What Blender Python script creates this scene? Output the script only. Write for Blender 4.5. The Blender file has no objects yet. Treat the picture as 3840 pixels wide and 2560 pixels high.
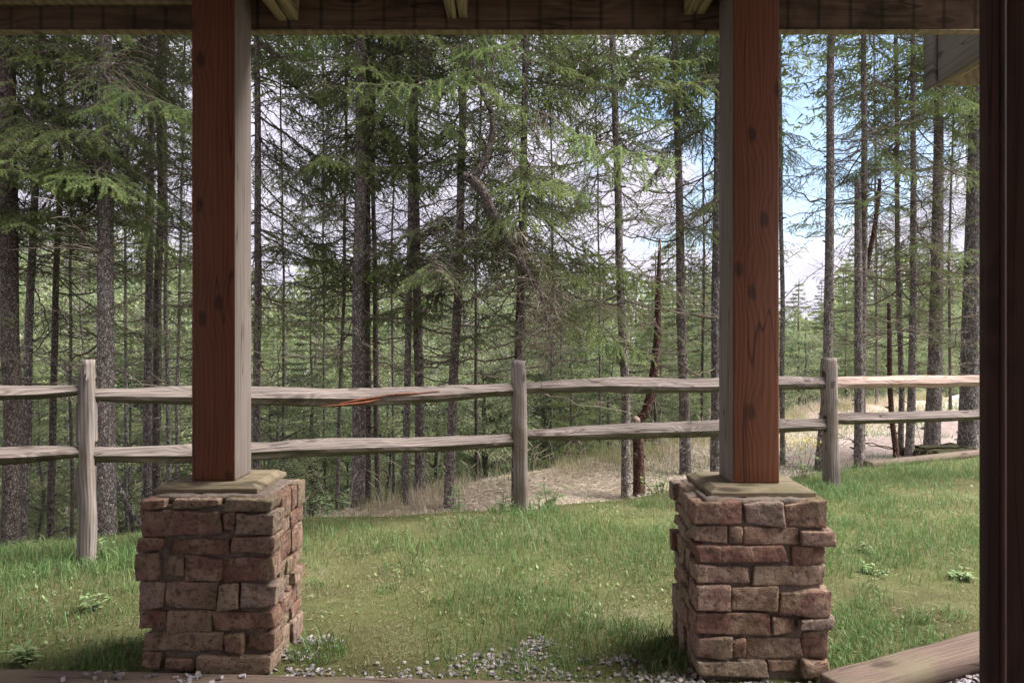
import bpy, math, random
import numpy as np
from mathutils import Vector, Matrix, noise as mnoise
R = math.radians
rng = np.random.default_rng(7)
random.seed(11)
scene = bpy.context.scene
COL = scene.collection

# ------------------------------------------------------------------ camera, sky, sun, exposure
CAMZ = 1.38
cam_d = bpy.data.cameras.new('camera')
cam_d.lens = 24.0; cam_d.sensor_width = 36.0; cam_d.clip_start = 0.05; cam_d.clip_end = 600
cam_d.dof.use_dof = True; cam_d.dof.focus_distance = 5.5; cam_d.dof.aperture_fstop = 8.0
cam = bpy.data.objects.new('camera', cam_d); COL.objects.link(cam)
cam.location = (0, 0, CAMZ); cam.rotation_euler = (R(90), 0, 0)
scene.camera = cam

SUN_EL, SUN_AZ = 52.0, 84.0      # azimuth clockwise from +Y (the way the camera looks)
world = bpy.data.worlds.new('World'); scene.world = world
world.use_nodes = True
nt = world.node_tree; nt.nodes.clear()
def N(tree, typ, **kw):
    n = tree.nodes.new(typ)
    for k, v in kw.items():
        if k == 'inp':
            for a, b in v.items(): n.inputs[a].default_value = b
        else: setattr(n, k, v)
    return n
def L(tree, a, b): tree.links.new(a, b)
out = N(nt, 'ShaderNodeOutputWorld')
sky = N(nt, 'ShaderNodeTexSky', sky_type='NISHITA', sun_disc=False, sun_elevation=R(SUN_EL), sun_rotation=R(SUN_AZ), dust_density=1.5)
bg_sky = N(nt, 'ShaderNodeBackground', inp={'Strength': 0.09}); L(nt, sky.outputs[0], bg_sky.inputs['Color'])
bg_cl = N(nt, 'ShaderNodeBackground', inp={'Strength': 0.42})
tc = N(nt, 'ShaderNodeTexCoord')
mp = N(nt, 'ShaderNodeMapping', inp={'Scale': (1.0, 1.0, 1.9), 'Location': (0.35, 0.1, 0.2)}); L(nt, tc.outputs['Generated'], mp.inputs['Vector'])
n1 = N(nt, 'ShaderNodeTexNoise', inp={'Scale': 3.6, 'Detail': 7.0, 'Roughness': 0.55, 'Distortion': 0.25}); L(nt, mp.outputs[0], n1.inputs['Vector'])
# a gap in the cloud, open to blue, low over the path
dist = N(nt, 'ShaderNodeVectorMath', operation='DISTANCE'); L(nt, tc.outputs['Generated'], dist.inputs[0]); dist.inputs[1].default_value = (0.41, 0.87, 0.30)
gap = N(nt, 'ShaderNodeMapRange', inp={'From Min': 0.05, 'From Max': 0.30, 'To Min': -0.22, 'To Max': 0.13}); L(nt, dist.outputs['Value'], gap.inputs['Value'])
addn = N(nt, 'ShaderNodeMath', operation='ADD'); L(nt, n1.outputs['Fac'], addn.inputs[0]); L(nt, gap.outputs[0], addn.inputs[1])
cr = N(nt, 'ShaderNodeMapRange', interpolation_type='SMOOTHSTEP', inp={'From Min': 0.42, 'From Max': 0.55}); L(nt, addn.outputs[0], cr.inputs['Value'])
n2 = N(nt, 'ShaderNodeTexNoise', inp={'Scale': 9.0, 'Detail': 6.0, 'Roughness': 0.6}); L(nt, mp.outputs[0], n2.inputs['Vector'])
ccol = N(nt, 'ShaderNodeValToRGB'); L(nt, n2.outputs['Fac'], ccol.inputs[0])
ccol.color_ramp.elements[0].position = 0.32; ccol.color_ramp.elements[0].color = (0.66, 0.64, 0.80, 1)
ccol.color_ramp.elements[1].position = 0.62; ccol.color_ramp.elements[1].color = (0.92, 0.87, 1.0, 1)
L(nt, ccol.outputs[0], bg_cl.inputs['Color'])
mixw = N(nt, 'ShaderNodeMixShader'); L(nt, cr.outputs[0], mixw.inputs[0]); L(nt, bg_sky.outputs[0], mixw.inputs[1]); L(nt, bg_cl.outputs[0], mixw.inputs[2])
L(nt, mixw.outputs[0], out.inputs['Surface'])

sun_d = bpy.data.lights.new('sun', 'SUN'); sun_d.energy = 4.9; sun_d.angle = R(42); sun_d.color = (1.0, 0.965, 0.93)
sun = bpy.data.objects.new('sun', sun_d); COL.objects.link(sun)
sd = Vector((math.sin(R(SUN_AZ)) * math.cos(R(SUN_EL)), math.cos(R(SUN_AZ)) * math.cos(R(SUN_EL)), math.sin(R(SUN_EL))))
sun.rotation_euler = sd.to_track_quat('Z', 'Y').to_euler()
vs = scene.view_settings
vs.view_transform = 'Standard'; vs.look = 'None'; vs.gamma = 1.0; vs.exposure = 1.62; vs.use_curve_mapping = False
scene.cycles.max_bounces = 6; scene.cycles.diffuse_bounces = 4; scene.cycles.transmission_bounces = 3
scene.cycles.transparent_max_bounces = 4

# ------------------------------------------------------------------ tagging
def tag(o, label=None, cat=None, group=None, kind=None):
    if label: o['label'] = label
    if cat: o['category'] = cat
    if group: o['group'] = group
    if kind: o['kind'] = kind
    return o
def empty(name, loc=(0, 0, 0), rz=0.0, parent=None):
    o = bpy.data.objects.new(name, None); COL.objects.link(o)
    o.location = loc; o.rotation_euler = (0, 0, rz); o.empty_display_size = 0.2
    if parent: o.parent = parent
    return o
def link(name, me, parent=None, loc=(0, 0, 0), rot=(0, 0, 0), sc=(1, 1, 1)):
    o = bpy.data.objects.new(name, me); COL.objects.link(o)
    o.location = loc; o.rotation_euler = rot; o.scale = sc
    if parent: o.parent = parent
    return o

# ------------------------------------------------------------------ mesh collector (numpy)
class MB:
    def __init__(s): s.v = []; s.f = []; s.a = []; s.m = []; s.n = 0
    def add(s, v, f, a=None, mat=0):
        v = np.asarray(v, dtype=np.float32).reshape(-1, 3); f = np.asarray(f, dtype=np.int32)
        s.v.append(v); s.f.append((f + s.n)); s.n += len(v)
        if a is None: a = np.zeros(len(v), np.float32)
        elif np.isscalar(a): a = np.full(len(v), a, np.float32)
        s.a.append(np.asarray(a, np.float32)); s.m.append(np.full(len(f), mat, np.int32))
    def mesh(s, name, mats, smooth=False):
        me = bpy.data.meshes.new(name)
        v = np.concatenate(s.v); me.vertices.add(len(v)); me.vertices.foreach_set('co', v.ravel())
        tot = []; idx = []
        for f in s.f:
            tot.append(np.full(len(f), f.shape[1], np.int32)); idx.append(f.ravel())
        tot = np.concatenate(tot); idx = np.concatenate(idx)
        st = np.concatenate([[0], np.cumsum(tot)[:-1]]).astype(np.int32)
        me.loops.add(len(idx)); me.loops.foreach_set('vertex_index', idx)
        me.polygons.add(len(tot)); me.polygons.foreach_set('loop_start', st); me.polygons.foreach_set('loop_total', tot)
        me.polygons.foreach_set('material_index', np.concatenate(s.m))
        me.polygons.foreach_set('use_smooth', np.full(len(tot), smooth))
        at = me.attributes.new('tint', 'FLOAT', 'POINT'); at.data.foreach_set('value', np.concatenate(s.a))
        for m in (mats if isinstance(mats, (list, tuple)) else [mats]): me.materials.append(m)
        me.update(calc_edges=True); me.validate()
        return me

def tube(mb, pts, rad, n=6, a=0.0, mat=0, cap=True, wob=0.0, seed=0.0):
    pts = np.asarray(pts, float); k = len(pts); rad = np.broadcast_to(np.asarray(rad, float), (k,))
    t = np.gradient(pts, axis=0); t /= np.linalg.norm(t, axis=1)[:, None] + 1e-9
    ref = np.array([0, 0, 1.0]) if abs(t[0][2]) < 0.8 else np.array([1.0, 0, 0])
    u = np.cross(t, ref); u /= np.linalg.norm(u, axis=1)[:, None] + 1e-9
    w = np.cross(t, u)
    ang = np.linspace(0, 2 * math.pi, n, endpoint=False)
    r = rad[:, None] * np.ones(n)[None]
    if wob:
        zz = np.arange(k)[:, None]
        r = r * (1 + wob * (np.sin(ang * 3 + seed + zz * 0.37) * 0.5 + np.sin(ang * 5 + zz * 0.9 + seed * 2) * 0.3 + np.sin(zz * 1.7 + ang * 2 + seed) * 0.3))
    v = pts[:, None, :] + r[:, :, None] * (np.cos(ang)[None, :, None] * u[:, None, :] + np.sin(ang)[None, :, None] * w[:, None, :])
    v = v.reshape(-1, 3)
    i = np.arange(k - 1)[:, None] * n; j = np.arange(n)[None]; j2 = (j + 1) % n
    f = np.stack([i + j, i + j2, i + n + j2, i + n + j], -1).reshape(-1, 4)
    mb.add(v, f, a, mat)
    if cap and n >= 3:
        b = mb.n - k * n
        mb.f.append(np.array([[b + (k - 1) * n + q for q in range(n)]], np.int32)); mb.m.append(np.array([mat], np.int32))
        mb.f.append(np.array([[b + q for q in range(n)][::-1]], np.int32)); mb.m.append(np.array([mat], np.int32))

def rbox(size, cell=0.03, r=0.004, amp=0.0, fs=20.0, seed=0.0, warp=None, amp2=0.0, fs2=70.0, chisel=False):
    """box centred on the origin with rounded edges and rough faces; returns verts, quads"""
    sx, sy, sz = size; h = np.array(size) / 2
    nd = [max(1, int(round(q / cell))) for q in size]
    V = {}; vl = []; F = []
    def vid(i, j, k):
        key = (i, j, k)
        if key not in V: V[key] = len(vl); vl.append(key)
        return V[key]
    nx, ny, nz = nd
    for i in range(nx):
        for j in range(ny):
            F.append((vid(i, j, 0), vid(i, j + 1, 0), vid(i + 1, j + 1, 0), vid(i + 1, j, 0)))
            F.append((vid(i, j, nz), vid(i + 1, j, nz), vid(i + 1, j + 1, nz), vid(i, j + 1, nz)))
    for i in range(nx):
        for k in range(nz):
            F.append((vid(i, 0, k), vid(i + 1, 0, k), vid(i + 1, 0, k + 1), vid(i, 0, k + 1)))
            F.append((vid(i, ny, k), vid(i, ny, k + 1), vid(i + 1, ny, k + 1), vid(i + 1, ny, k)))
    for j in range(ny):
        for k in range(nz):
            F.append((vid(0, j, k), vid(0, j, k + 1), vid(0, j + 1, k + 1), vid(0, j + 1, k)))
            F.append((vid(nx, j, k), vid(nx, j + 1, k), vid(nx, j + 1, k + 1), vid(nx, j, k + 1)))
    g = np.array(vl, float)
    # pull the grid lines next to an edge in to the edge radius
    p = np.empty_like(g)
    for ax in range(3):
        q = g[:, ax] / nd[ax]
        x = (q * 2 - 1) * h[ax]
        if nd[ax] >= 3:
            first = (np.abs(g[:, ax] - 1) < .1); last = (np.abs(g[:, ax] - nd[ax] + 1) < .1)
            x[first] = -h[ax] + min(r * 1.6, h[ax] * 0.6); x[last] = h[ax] - min(r * 1.6, h[ax] * 0.6)
        p[:, ax] = x
    inner = np.clip(p, -(h - r), h - r); off = p - inner
    ln = np.linalg.norm(off, axis=1); ok = ln > 1e-9
    nrm = np.zeros_like(p); nrm[ok] = off[ok] / ln[ok][:, None]
    p[ok] = inner[ok] + nrm[ok] * r
    if amp:
        for q in range(len(p)):
            s = Vector(p[q]) + Vector((seed * 3.1, seed * 1.7, seed * 2.3))
            if chisel:
                c1 = mnoise.cell(s * fs * 0.9 + Vector((mnoise.noise(s * 30), mnoise.noise(s * 30 + Vector((9, 0, 0))), 0)) * 0.8)
                c2 = abs(mnoise.noise(s * fs)) * 2 - 0.5
                d = mnoise.noise(s * 13) * amp + (c1 - 0.5) * 0.0012 - max(0, mnoise.noise(s * 26) - 0.28) * amp * 1.6 + mnoise.noise(s * fs2) * amp2
            else:
                d = mnoise.noise(s * fs) * amp + (mnoise.noise(s * fs2) * amp2 if amp2 else 0)
            p[q] += nrm[q] * d
    if warp is not None:      # gentle skew of the outline
        a = p / (h + 1e-9)
        p[:, 2] += warp[0] * a[:, 0] * h[2] + warp[1] * a[:, 0] * a[:, 2] * h[2]
        p[:, 0] += warp[2] * a[:, 2] * h[0] * 0.3
        p[:, 1] += warp[3] * a[:, 0] * h[1]
    return p, np.array(F)

def box_obj(name, size, loc, mat, parent=None, rot=(0, 0, 0), cell=0.2, r=0.003, amp=0.0, fs=8, seed=0, smooth=True, tint=0.0, **kw):
    v, f = rbox(size, cell, r, amp, fs, seed, **kw)
    mb = MB(); mb.add(v, f, tint); return link(name, mb.mesh(name, mat, smooth), parent, loc, rot)

# ------------------------------------------------------------------ materials
def new_mat(name, rough=0.8, spec=0.3):
    m = bpy.data.materials.new(name); m.use_nodes = True
    t = m.node_tree; b = t.nodes['Principled BSDF']
    b.inputs['Roughness'].default_value = rough
    b.inputs['Specular IOR Level'].default_value = spec
    return m, t, b
def ramp(t, src, stops):
    c = N(t, 'ShaderNodeValToRGB'); e = c.color_ramp.elements
    while len(e) < len(stops): e.new(0.5)
    for i, (p, col) in enumerate(stops): e[i].position = p; e[i].color = (*col, 1)
    L(t, src, c.inputs[0]); return c.outputs[0]
def mix(t, fac, a, b, typ='MIX'):
    m = N(t, 'ShaderNodeMix', data_type='RGBA', blend_type=typ)
    if hasattr(fac, 'is_linked'): L(t, fac, m.inputs[0])
    else: m.inputs[0].default_value = fac
    for s, i in ((a, 6), (b, 7)):
        if hasattr(s, 'is_linked'): L(t, s, m.inputs[i])
        else: m.inputs[i].default_value = (*s, 1)
    return m.outputs[2]
def noise(t, vec, scale, detail=5, rough=0.55, dist=0.0, sc=None):
    if sc is not None:
        mp = N(t, 'ShaderNodeMapping', inp={'Scale': sc}); L(t, vec, mp.inputs[0]); vec = mp.outputs[0]
    n = N(t, 'ShaderNodeTexNoise', inp={'Scale': scale, 'Detail': detail, 'Roughness': rough, 'Distortion': dist})
    L(t, vec, n.inputs['Vector']); return n.outputs['Fac']
def math_(t, op, a, b=None, c=None):
    m = N(t, 'ShaderNodeMath', operation=op)
    for i, s in enumerate((a, b, c)):
        if s is None: continue
        if hasattr(s, 'is_linked'): L(t, s, m.inputs[i])
        else: m.inputs[i].default_value = s
    return m.outputs[0]
def bump(t, b, h, strength=0.4, dist=0.01):
    n = N(t, 'ShaderNodeBump', inp={'Strength': strength, 'Distance': dist}); L(t, h, n.inputs['Height']); L(t, n.outputs[0], b.inputs['Normal'])

def wood(name, dark, light, axis=2, scale=1.0, knots=True, stain=None, rough=0.75, bstr=0.5, knotcol=(0.02, 0.012, 0.008), moss=None, gscale=1.0, spec=0.25, crack=True, ringw=0.22, knotd=9.0):
    m, t, b = new_mat(name, rough, spec)
    tcn = N(t, 'ShaderNodeTexCoord'); oi = N(t, 'ShaderNodeObjectInfo')
    sep = N(t, 'ShaderNodeSeparateXYZ'); L(t, tcn.outputs['Object'], sep.inputs[0])
    o = [sep.outputs[i] for i in range(3)]
    al = o[axis]; ac = [o[i] for i in range(3) if i != axis]
    rndo = math_(t, 'MULTIPLY', oi.outputs['Random'], 37.0)
    al = math_(t, 'ADD', al, rndo)
    cmb = N(t, 'ShaderNodeCombineXYZ'); L(t, ac[0], cmb.inputs[0]); L(t, ac[1], cmb.inputs[1]); L(t, al, cmb.inputs[2])
    P = cmb.outputs[0]
    # knots
    kx = math_(t, 'MULTIPLY', math_(t, 'ADD', math_(t, 'ADD', ac[0], math_(t, 'MULTIPLY', ac[1], 1.7)), math_(t, 'MULTIPLY', noise(t, P, 9.0, 2), 0.05)), 4.8 * scale)
    kc_ = N(t, 'ShaderNodeCombineXYZ'); L(t, kx, kc_.inputs[0]); L(t, math_(t, 'MULTIPLY', al, 2.5 * scale), kc_.inputs[1])
    vo = N(t, 'ShaderNodeTexVoronoi', voronoi_dimensions='2D', inp={'Scale': 1.0, 'Randomness': 1.0}); L(t, kc_.outputs[0], vo.inputs['Vector'])
    kd = vo.outputs['Distance']
    near = N(t, 'ShaderNodeMapRange', interpolation_type='SMOOTHSTEP', inp={'From Min': 0.0, 'From Max': 0.42, 'To Min': 1.0, 'To Max': 0.0}); L(t, kd, near.inputs[0])
    # broad growth rings
    wv = noise(t, P, 3.0, 3, 0.5, 0.0, (1.2, 1.2, 0.28))
    rc = math_(t, 'ADD', math_(t, 'MULTIPLY', ac[0], 1.0), math_(t, 'MULTIPLY', ac[1], 0.6))
    rr = math_(t, 'ADD', math_(t, 'MULTIPLY', rc, 120.0 * gscale), math_(t, 'MULTIPLY', wv, 30.0))
    if knots: rr = math_(t, 'ADD', rr, math_(t, 'MULTIPLY', near.outputs[0], knotd))
    ring = math_(t, 'ADD', math_(t, 'MULTIPLY', math_(t, 'SINE', rr), 0.5), 0.5)
    fine = noise(t, P, 90.0, 4, 0.6, 0.0, (1.0, 1.0, 0.03))
    blotch = noise(t, P, 4.0, 4, 0.6, 0.0, (1, 1, 0.5))
    g = math_(t, 'ADD', math_(t, 'MULTIPLY', ring, ringw), math_(t, 'MULTIPLY', fine, 0.62 + 0.22 - ringw))
    g = math_(t, 'ADD', g, math_(t, 'MULTIPLY', blotch, 0.45))
    col = ramp(t, g, [(0.30, dark), (0.55, tuple((a + c) / 2 for a, c in zip(dark, light))), (0.85, light)])
    if knots:
        kc = N(t, 'ShaderNodeMapRange', interpolation_type='SMOOTHSTEP', inp={'From Min': 0.05, 'From Max': 0.12, 'To Min': 0.65, 'To Max': 0.0}); L(t, kd, kc.inputs[0])
        col = mix(t, kc.outputs[0], col, knotcol)
    if crack:
        cn = noise(t, P, 7.0, 2, 0.5, 0.0, (1.0, 1.0, 0.05))
        ck = math_(t, 'ABSOLUTE', math_(t, 'SUBTRACT', cn, 0.5))
        ckm = N(t, 'ShaderNodeMapRange', inp={'From Min': 0.0, 'From Max': 0.006, 'To Min': 0.75, 'To Max': 0.0}); L(t, ck, ckm.inputs[0])
        col = mix(t, ckm.outputs[0], col, tuple(c * 0.25 for c in dark))
    if stain:
        sn = noise(t, P, 2.2, 5, 0.65, 0.4)
        sm = N(t, 'ShaderNodeMapRange', inp={'From Min': 0.48, 'From Max': 0.68, 'To Max': 0.75}); L(t, sn, sm.inputs[0])
        col = mix(t, sm.outputs[0], col, stain)
    if moss:
        ge = N(t, 'ShaderNodeNewGeometry'); sn = N(t, 'ShaderNodeSeparateXYZ'); L(t, ge.outputs['Normal'], sn.inputs[0])
        mm = N(t, 'ShaderNodeMapRange', inp={'From Min': -0.25, 'From Max': -0.75, 'To Min': 0.0, 'To Max': 0.8}); L(t, sn.outputs[2], mm.inputs[0])
        mn = math_(t, 'MULTIPLY', mm.outputs[0], math_(t, 'ADD', math_(t, 'MULTIPLY', noise(t, P, 12.0, 4), 1.0), 0.35))
        col = mix(t, mn, col, moss)
    L(t, col, b.inputs['Base Color'])
    bump(t, b, g, bstr, 0.004)
    return m

def drip(m, axis_out, step, col):
    t = m.node_tree; b = t.nodes['Principled BSDF']; src = b.inputs['Base Color'].links[0].from_socket
    ge = N(t, 'ShaderNodeNewGeometry'); sp = N(t, 'ShaderNodeSeparateXYZ'); L(t, ge.outputs['Position'], sp.inputs[0])
    w = noise(t, ge.outputs['Position'], 3.0, 3, 0.5, 0.0, (1, 1, 0.15))
    x = math_(t, 'ADD', math_(t, 'DIVIDE', sp.outputs[axis_out], step), math_(t, 'MULTIPLY', w, 0.25))
    f = math_(t, 'ABSOLUTE', math_(t, 'SUBTRACT', math_(t, 'FRACT', x), 0.5))
    k = N(t, 'ShaderNodeMapRange', interpolation_type='SMOOTHSTEP', inp={'From Min': 0.40, 'From Max': 0.49, 'To Min': 0.0, 'To Max': 0.75}); L(t, f, k.inputs[0])
    L(t, mix(t, math_(t, 'MULTIPLY', k.outputs[0], math_(t, 'ADD', w, 0.3)), src, col), b.inputs['Base Color'])
def bark(name, dark, light, flake=(0.30, 0.28, 0.25), scale=1.0):
    m, t, b = new_mat(name, 0.95, 0.15)
    tcn = N(t, 'ShaderNodeTexCoord'); oi = N(t, 'ShaderNodeObjectInfo')
    ad = N(t, 'ShaderNodeVectorMath', operation='ADD'); L(t, tcn.outputs['Object'], ad.inputs[0])
    cb = N(t, 'ShaderNodeCombineXYZ'); r_ = math_(t, 'MULTIPLY', oi.outputs['Random'], 50.0); L(t, r_, cb.inputs[2]); L(t, cb.outputs[0], ad.inputs[1])
    P = ad.outputs[0]
    ds = noise(t, P, 14.0, 3)
    mp = N(t, 'ShaderNodeMapping', inp={'Scale': (52 * scale, 52 * scale, 34 * scale)}); L(t, P, mp.inputs[0])
    dv = N(t, 'ShaderNodeVectorMath', operation='ADD'); L(t, mp.outputs[0], dv.inputs[0])
    nn = N(t, 'ShaderNodeTexNoise', inp={'Scale': 22.0, 'Detail': 3.0}); L(t, P, nn.inputs['Vector'])
    sc = N(t, 'ShaderNodeVectorMath', operation='SCALE', inp={'Scale': 1.6}); L(t, nn.outputs['Color'], sc.inputs[0]); L(t, sc.outputs[0], dv.inputs[1])
    vo = N(t, 'ShaderNodeTexVoronoi', feature='DISTANCE_TO_EDGE', inp={'Scale': 1.0}); L(t, dv.outputs[0], vo.inputs['Vector'])
    vc = N(t, 'ShaderNodeTexVoronoi', inp={'Scale': 1.0}); L(t, dv.outputs[0], vc.inputs['Vector'])
    e = N(t, 'ShaderNodeMapRange', inp={'From Min': 0.0, 'From Max': 0.16}); L(t, vo.outputs['Distance'], e.inputs[0])
    vs_ = N(t, 'ShaderNodeSeparateColor'); L(t, vc.outputs['Color'], vs_.inputs[0])
    plate = ramp(t, vs_.outputs[0], [(0.0, dark), (0.6, light), (0.95, flake)])
    big = noise(t, P, 3.0, 4, 0.6)
    col = mix(t, e.outputs[0], tuple(c * 0.35 for c in dark), plate)
    col = mix(t, ramp(t, big, [(0.35, (0.25,) * 3), (0.65, (0.0,) * 3)]), col, dark)
    L(t, col, b.inputs['Base Color'])
    h = math_(t, 'ADD', e.outputs[0], math_(t, 'MULTIPLY', vs_.outputs[1], 0.8))
    bump(t, b, math_(t, 'ADD', h, math_(t, 'MULTIPLY', ds, 1.5)), 0.9, 0.006)
    return m

def leafmat(name, stops, trans=0.3, rough=0.6, objvar=0.35, spec=0.25):
    m, t, b = new_mat(name, rough, spec)
    at = N(t, 'ShaderNodeAttribute', attribute_name='tint'); oi = N(t, 'ShaderNodeObjectInfo')
    col = ramp(t, at.outputs['Fac'], stops)
    hs = N(t, 'ShaderNodeHueSaturation'); L(t, col, hs.inputs['Color'])
    v = N(t, 'ShaderNodeMapRange', inp={'To Min': 1 - objvar, 'To Max': 1 + objvar}); L(t, oi.outputs['Random'], v.inputs[0]); L(t, v.outputs[0], hs.inputs['Value'])
    h2 = N(t, 'ShaderNodeMapRange', inp={'To Min': 0.485, 'To Max': 0.512}); L(t, oi.outputs['Random'], h2.inputs[0]); L(t, h2.outputs[0], hs.inputs['Hue'])
    L(t, hs.outputs[0], b.inputs['Base Color'])
    tr = N(t, 'ShaderNodeBsdfTranslucent'); L(t, hs.outputs[0], tr.inputs['Color'])
    mx = N(t, 'ShaderNodeMixShader', inp={0: trans}); L(t, b.outputs[0], mx.inputs[1]); L(t, tr.outputs[0], mx.inputs[2])
    L(t, mx.outputs[0], t.nodes['Material Output'].inputs['Surface'])
    return m

def groundmat(name, stops, s1=2.0, s2=30.0, bstr=0.6, bdist=0.02, extra=None):
    m, t, b = new_mat(name, 0.95, 0.1)
    ge = N(t, 'ShaderNodeNewGeometry'); P = ge.outputs['Position']
    a = noise(t, P, s1, 5, 0.6); f = noise(t, P, s2, 6, 0.7); ff = noise(t, P, s2 * 4, 4, 0.7)
    g = math_(t, 'ADD', math_(t, 'MULTIPLY', a, 0.55), math_(t, 'MULTIPLY', f, 0.3)); g = math_(t, 'ADD', g, math_(t, 'MULTIPLY', ff, 0.3))
    col = ramp(t, g, stops)
    if extra: col = extra(t, P, col)
    L(t, col, b.inputs['Base Color']); bump(t, b, math_(t, 'ADD', f, ff), bstr, bdist)
    return m

M = {}
M['post_red'] = wood('stained_wood', (0.075, 0.027, 0.013), (0.175, 0.066, 0.031), scale=1.0, rough=0.65, gscale=2.6, ringw=0.16)
M['post_grey'] = wood('weathered_post_side', (0.10, 0.080, 0.068), (0.235, 0.195, 0.17), scale=0.8, rough=0.85, knotcol=(0.12, 0.09, 0.06), gscale=2.5, ringw=0.08)
M['cap'] = wood('cap_wood', (0.10, 0.078, 0.05), (0.24, 0.19, 0.125), axis=0, scale=0.7, rough=0.85, stain=(0.085, 0.09, 0.035))
M['beam'] = wood('beam_wood', (0.04, 0.026, 0.015), (0.15, 0.10, 0.06), axis=0, scale=0.7, rough=0.85, stain=(0.010, 0.009, 0.005))
drip(M['beam'], 0, 0.146, (0.012, 0.012, 0.006))
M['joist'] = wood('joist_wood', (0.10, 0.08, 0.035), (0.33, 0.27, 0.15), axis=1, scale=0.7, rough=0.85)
M['fascia'] = wood('fascia_wood', (0.085, 0.075, 0.06), (0.17, 0.15, 0.12), axis=1, scale=0.6, rough=0.85, stain=(0.085, 0.072, 0.055), gscale=2.5, ringw=.08)
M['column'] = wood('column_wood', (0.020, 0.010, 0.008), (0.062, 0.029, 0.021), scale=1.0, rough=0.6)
M['rail'] = wood('rail_wood', (0.035, 0.028, 0.025), (0.25, 0.205, 0.18), axis=0, scale=0.8, rough=0.9, knotcol=(0.04, 0.025, 0.018), moss=(0.06, 0.062, 0.022), bstr=1.0, gscale=2.2, knotd=16, ringw=0.22)
M['rail_new'] = wood('newer_rail_wood', (0.20, 0.13, 0.10), (0.52, 0.39, 0.33), axis=0, scale=1.0, rough=0.9, knotcol=(0.30, 0.11, 0.04), bstr=0.8, gscale=3)
M['fpost'] = wood('fence_post_wood', (0.035, 0.028, 0.023), (0.29, 0.245, 0.22), scale=0.9, rough=0.95, knotcol=(0.03, 0.02, 0.015), bstr=1.0, gscale=2.6, ringw=.18, knotd=4, stain=(0.14, 0.11, 0.07))
M['split'] = wood('fresh_split_wood', (0.07, 0.022, 0.010), (0.19, 0.065, 0.03), axis=0, knots=False, rough=0.9)
M['timber'] = wood('landscape_timber', (0.06, 0.04, 0.03), (0.17, 0.12, 0.095), axis=0, scale=0.6, rough=0.9, stain=(0.15, 0.13, 0.08), gscale=2.5, ringw=.12)
M['wall'] = wood('wall_boards', (0.42, 0.37, 0.30), (0.62, 0.56, 0.47), axis=0)
M['ceil'] = wood('ceiling_boards', (0.16, 0.12, 0.08), (0.36, 0.28, 0.19), axis=0)
M['bark'] = bark('spruce_bark', (0.14, 0.115, 0.10), (0.30, 0.26, 0.235), (0.40, 0.37, 0.34))
M['bark_dark'] = bark('dark_spruce_bark', (0.09, 0.07, 0.06), (0.20, 0.163, 0.14), (0.2, 0.18, 0.15))
M['bark_grey'] = bark('grey_spruce_bark', (0.12, 0.105, 0.098), (0.25, 0.225, 0.205), (0.38, 0.36, 0.34), 0.8)
M['bark_red'] = bark('reddish_bark', (0.070, 0.036, 0.028), (0.15, 0.085, 0.065), (0.18, 0.12, 0.10))
M['twig'] = leafmat('dead_twig', [(0.0, (0.085, 0.068, 0.052)), (0.5, (0.15, 0.122, 0.095)), (1.0, (0.32, 0.285, 0.235))], 0.0, 0.9, 0.4, 0.1)
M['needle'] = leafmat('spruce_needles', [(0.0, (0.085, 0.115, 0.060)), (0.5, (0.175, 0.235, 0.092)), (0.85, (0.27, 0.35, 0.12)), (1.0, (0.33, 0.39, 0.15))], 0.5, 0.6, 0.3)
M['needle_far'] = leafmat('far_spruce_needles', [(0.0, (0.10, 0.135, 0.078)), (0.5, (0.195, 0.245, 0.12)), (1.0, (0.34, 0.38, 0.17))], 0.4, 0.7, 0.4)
M['leaf'] = leafmat('broad_leaves', [(0.0, (0.11, 0.145, 0.075)), (0.5, (0.22, 0.265, 0.135)), (1.0, (0.40, 0.41, 0.22))], 0.4, 0.6, 0.25)
M['grass'] = leafmat('grass_blades', [(0.0, (0.34, 0.28, 0.17)), (0.22, (0.19, 0.20, 0.085)), (0.5, (0.115, 0.185, 0.062)), (0.8, (0.14, 0.26, 0.080)), (1.0, (0.28, 0.37, 0.18))], 0.35, 0.55, 0.0, 0.3)
M['weed'] = leafmat('weed_leaves', [(0.0, (0.16, 0.25, 0.09)), (1.0, (0.32, 0.42, 0.20))], 0.3, 0.5, 0.1)
M['straw'] = leafmat('dry_grass', [(0.0, (0.24, 0.29, 0.10)), (0.4, (0.50, 0.44, 0.29)), (1.0, (0.74, 0.65, 0.55))], 0.25, 0.8, 0.0)
M['flower'] = leafmat('small_flowers', [(0.0, (0.60, 0.44, 0.06)), (1.0, (0.65, 0.60, 0.58))], 0.2, 0.8, 0.0)

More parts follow.
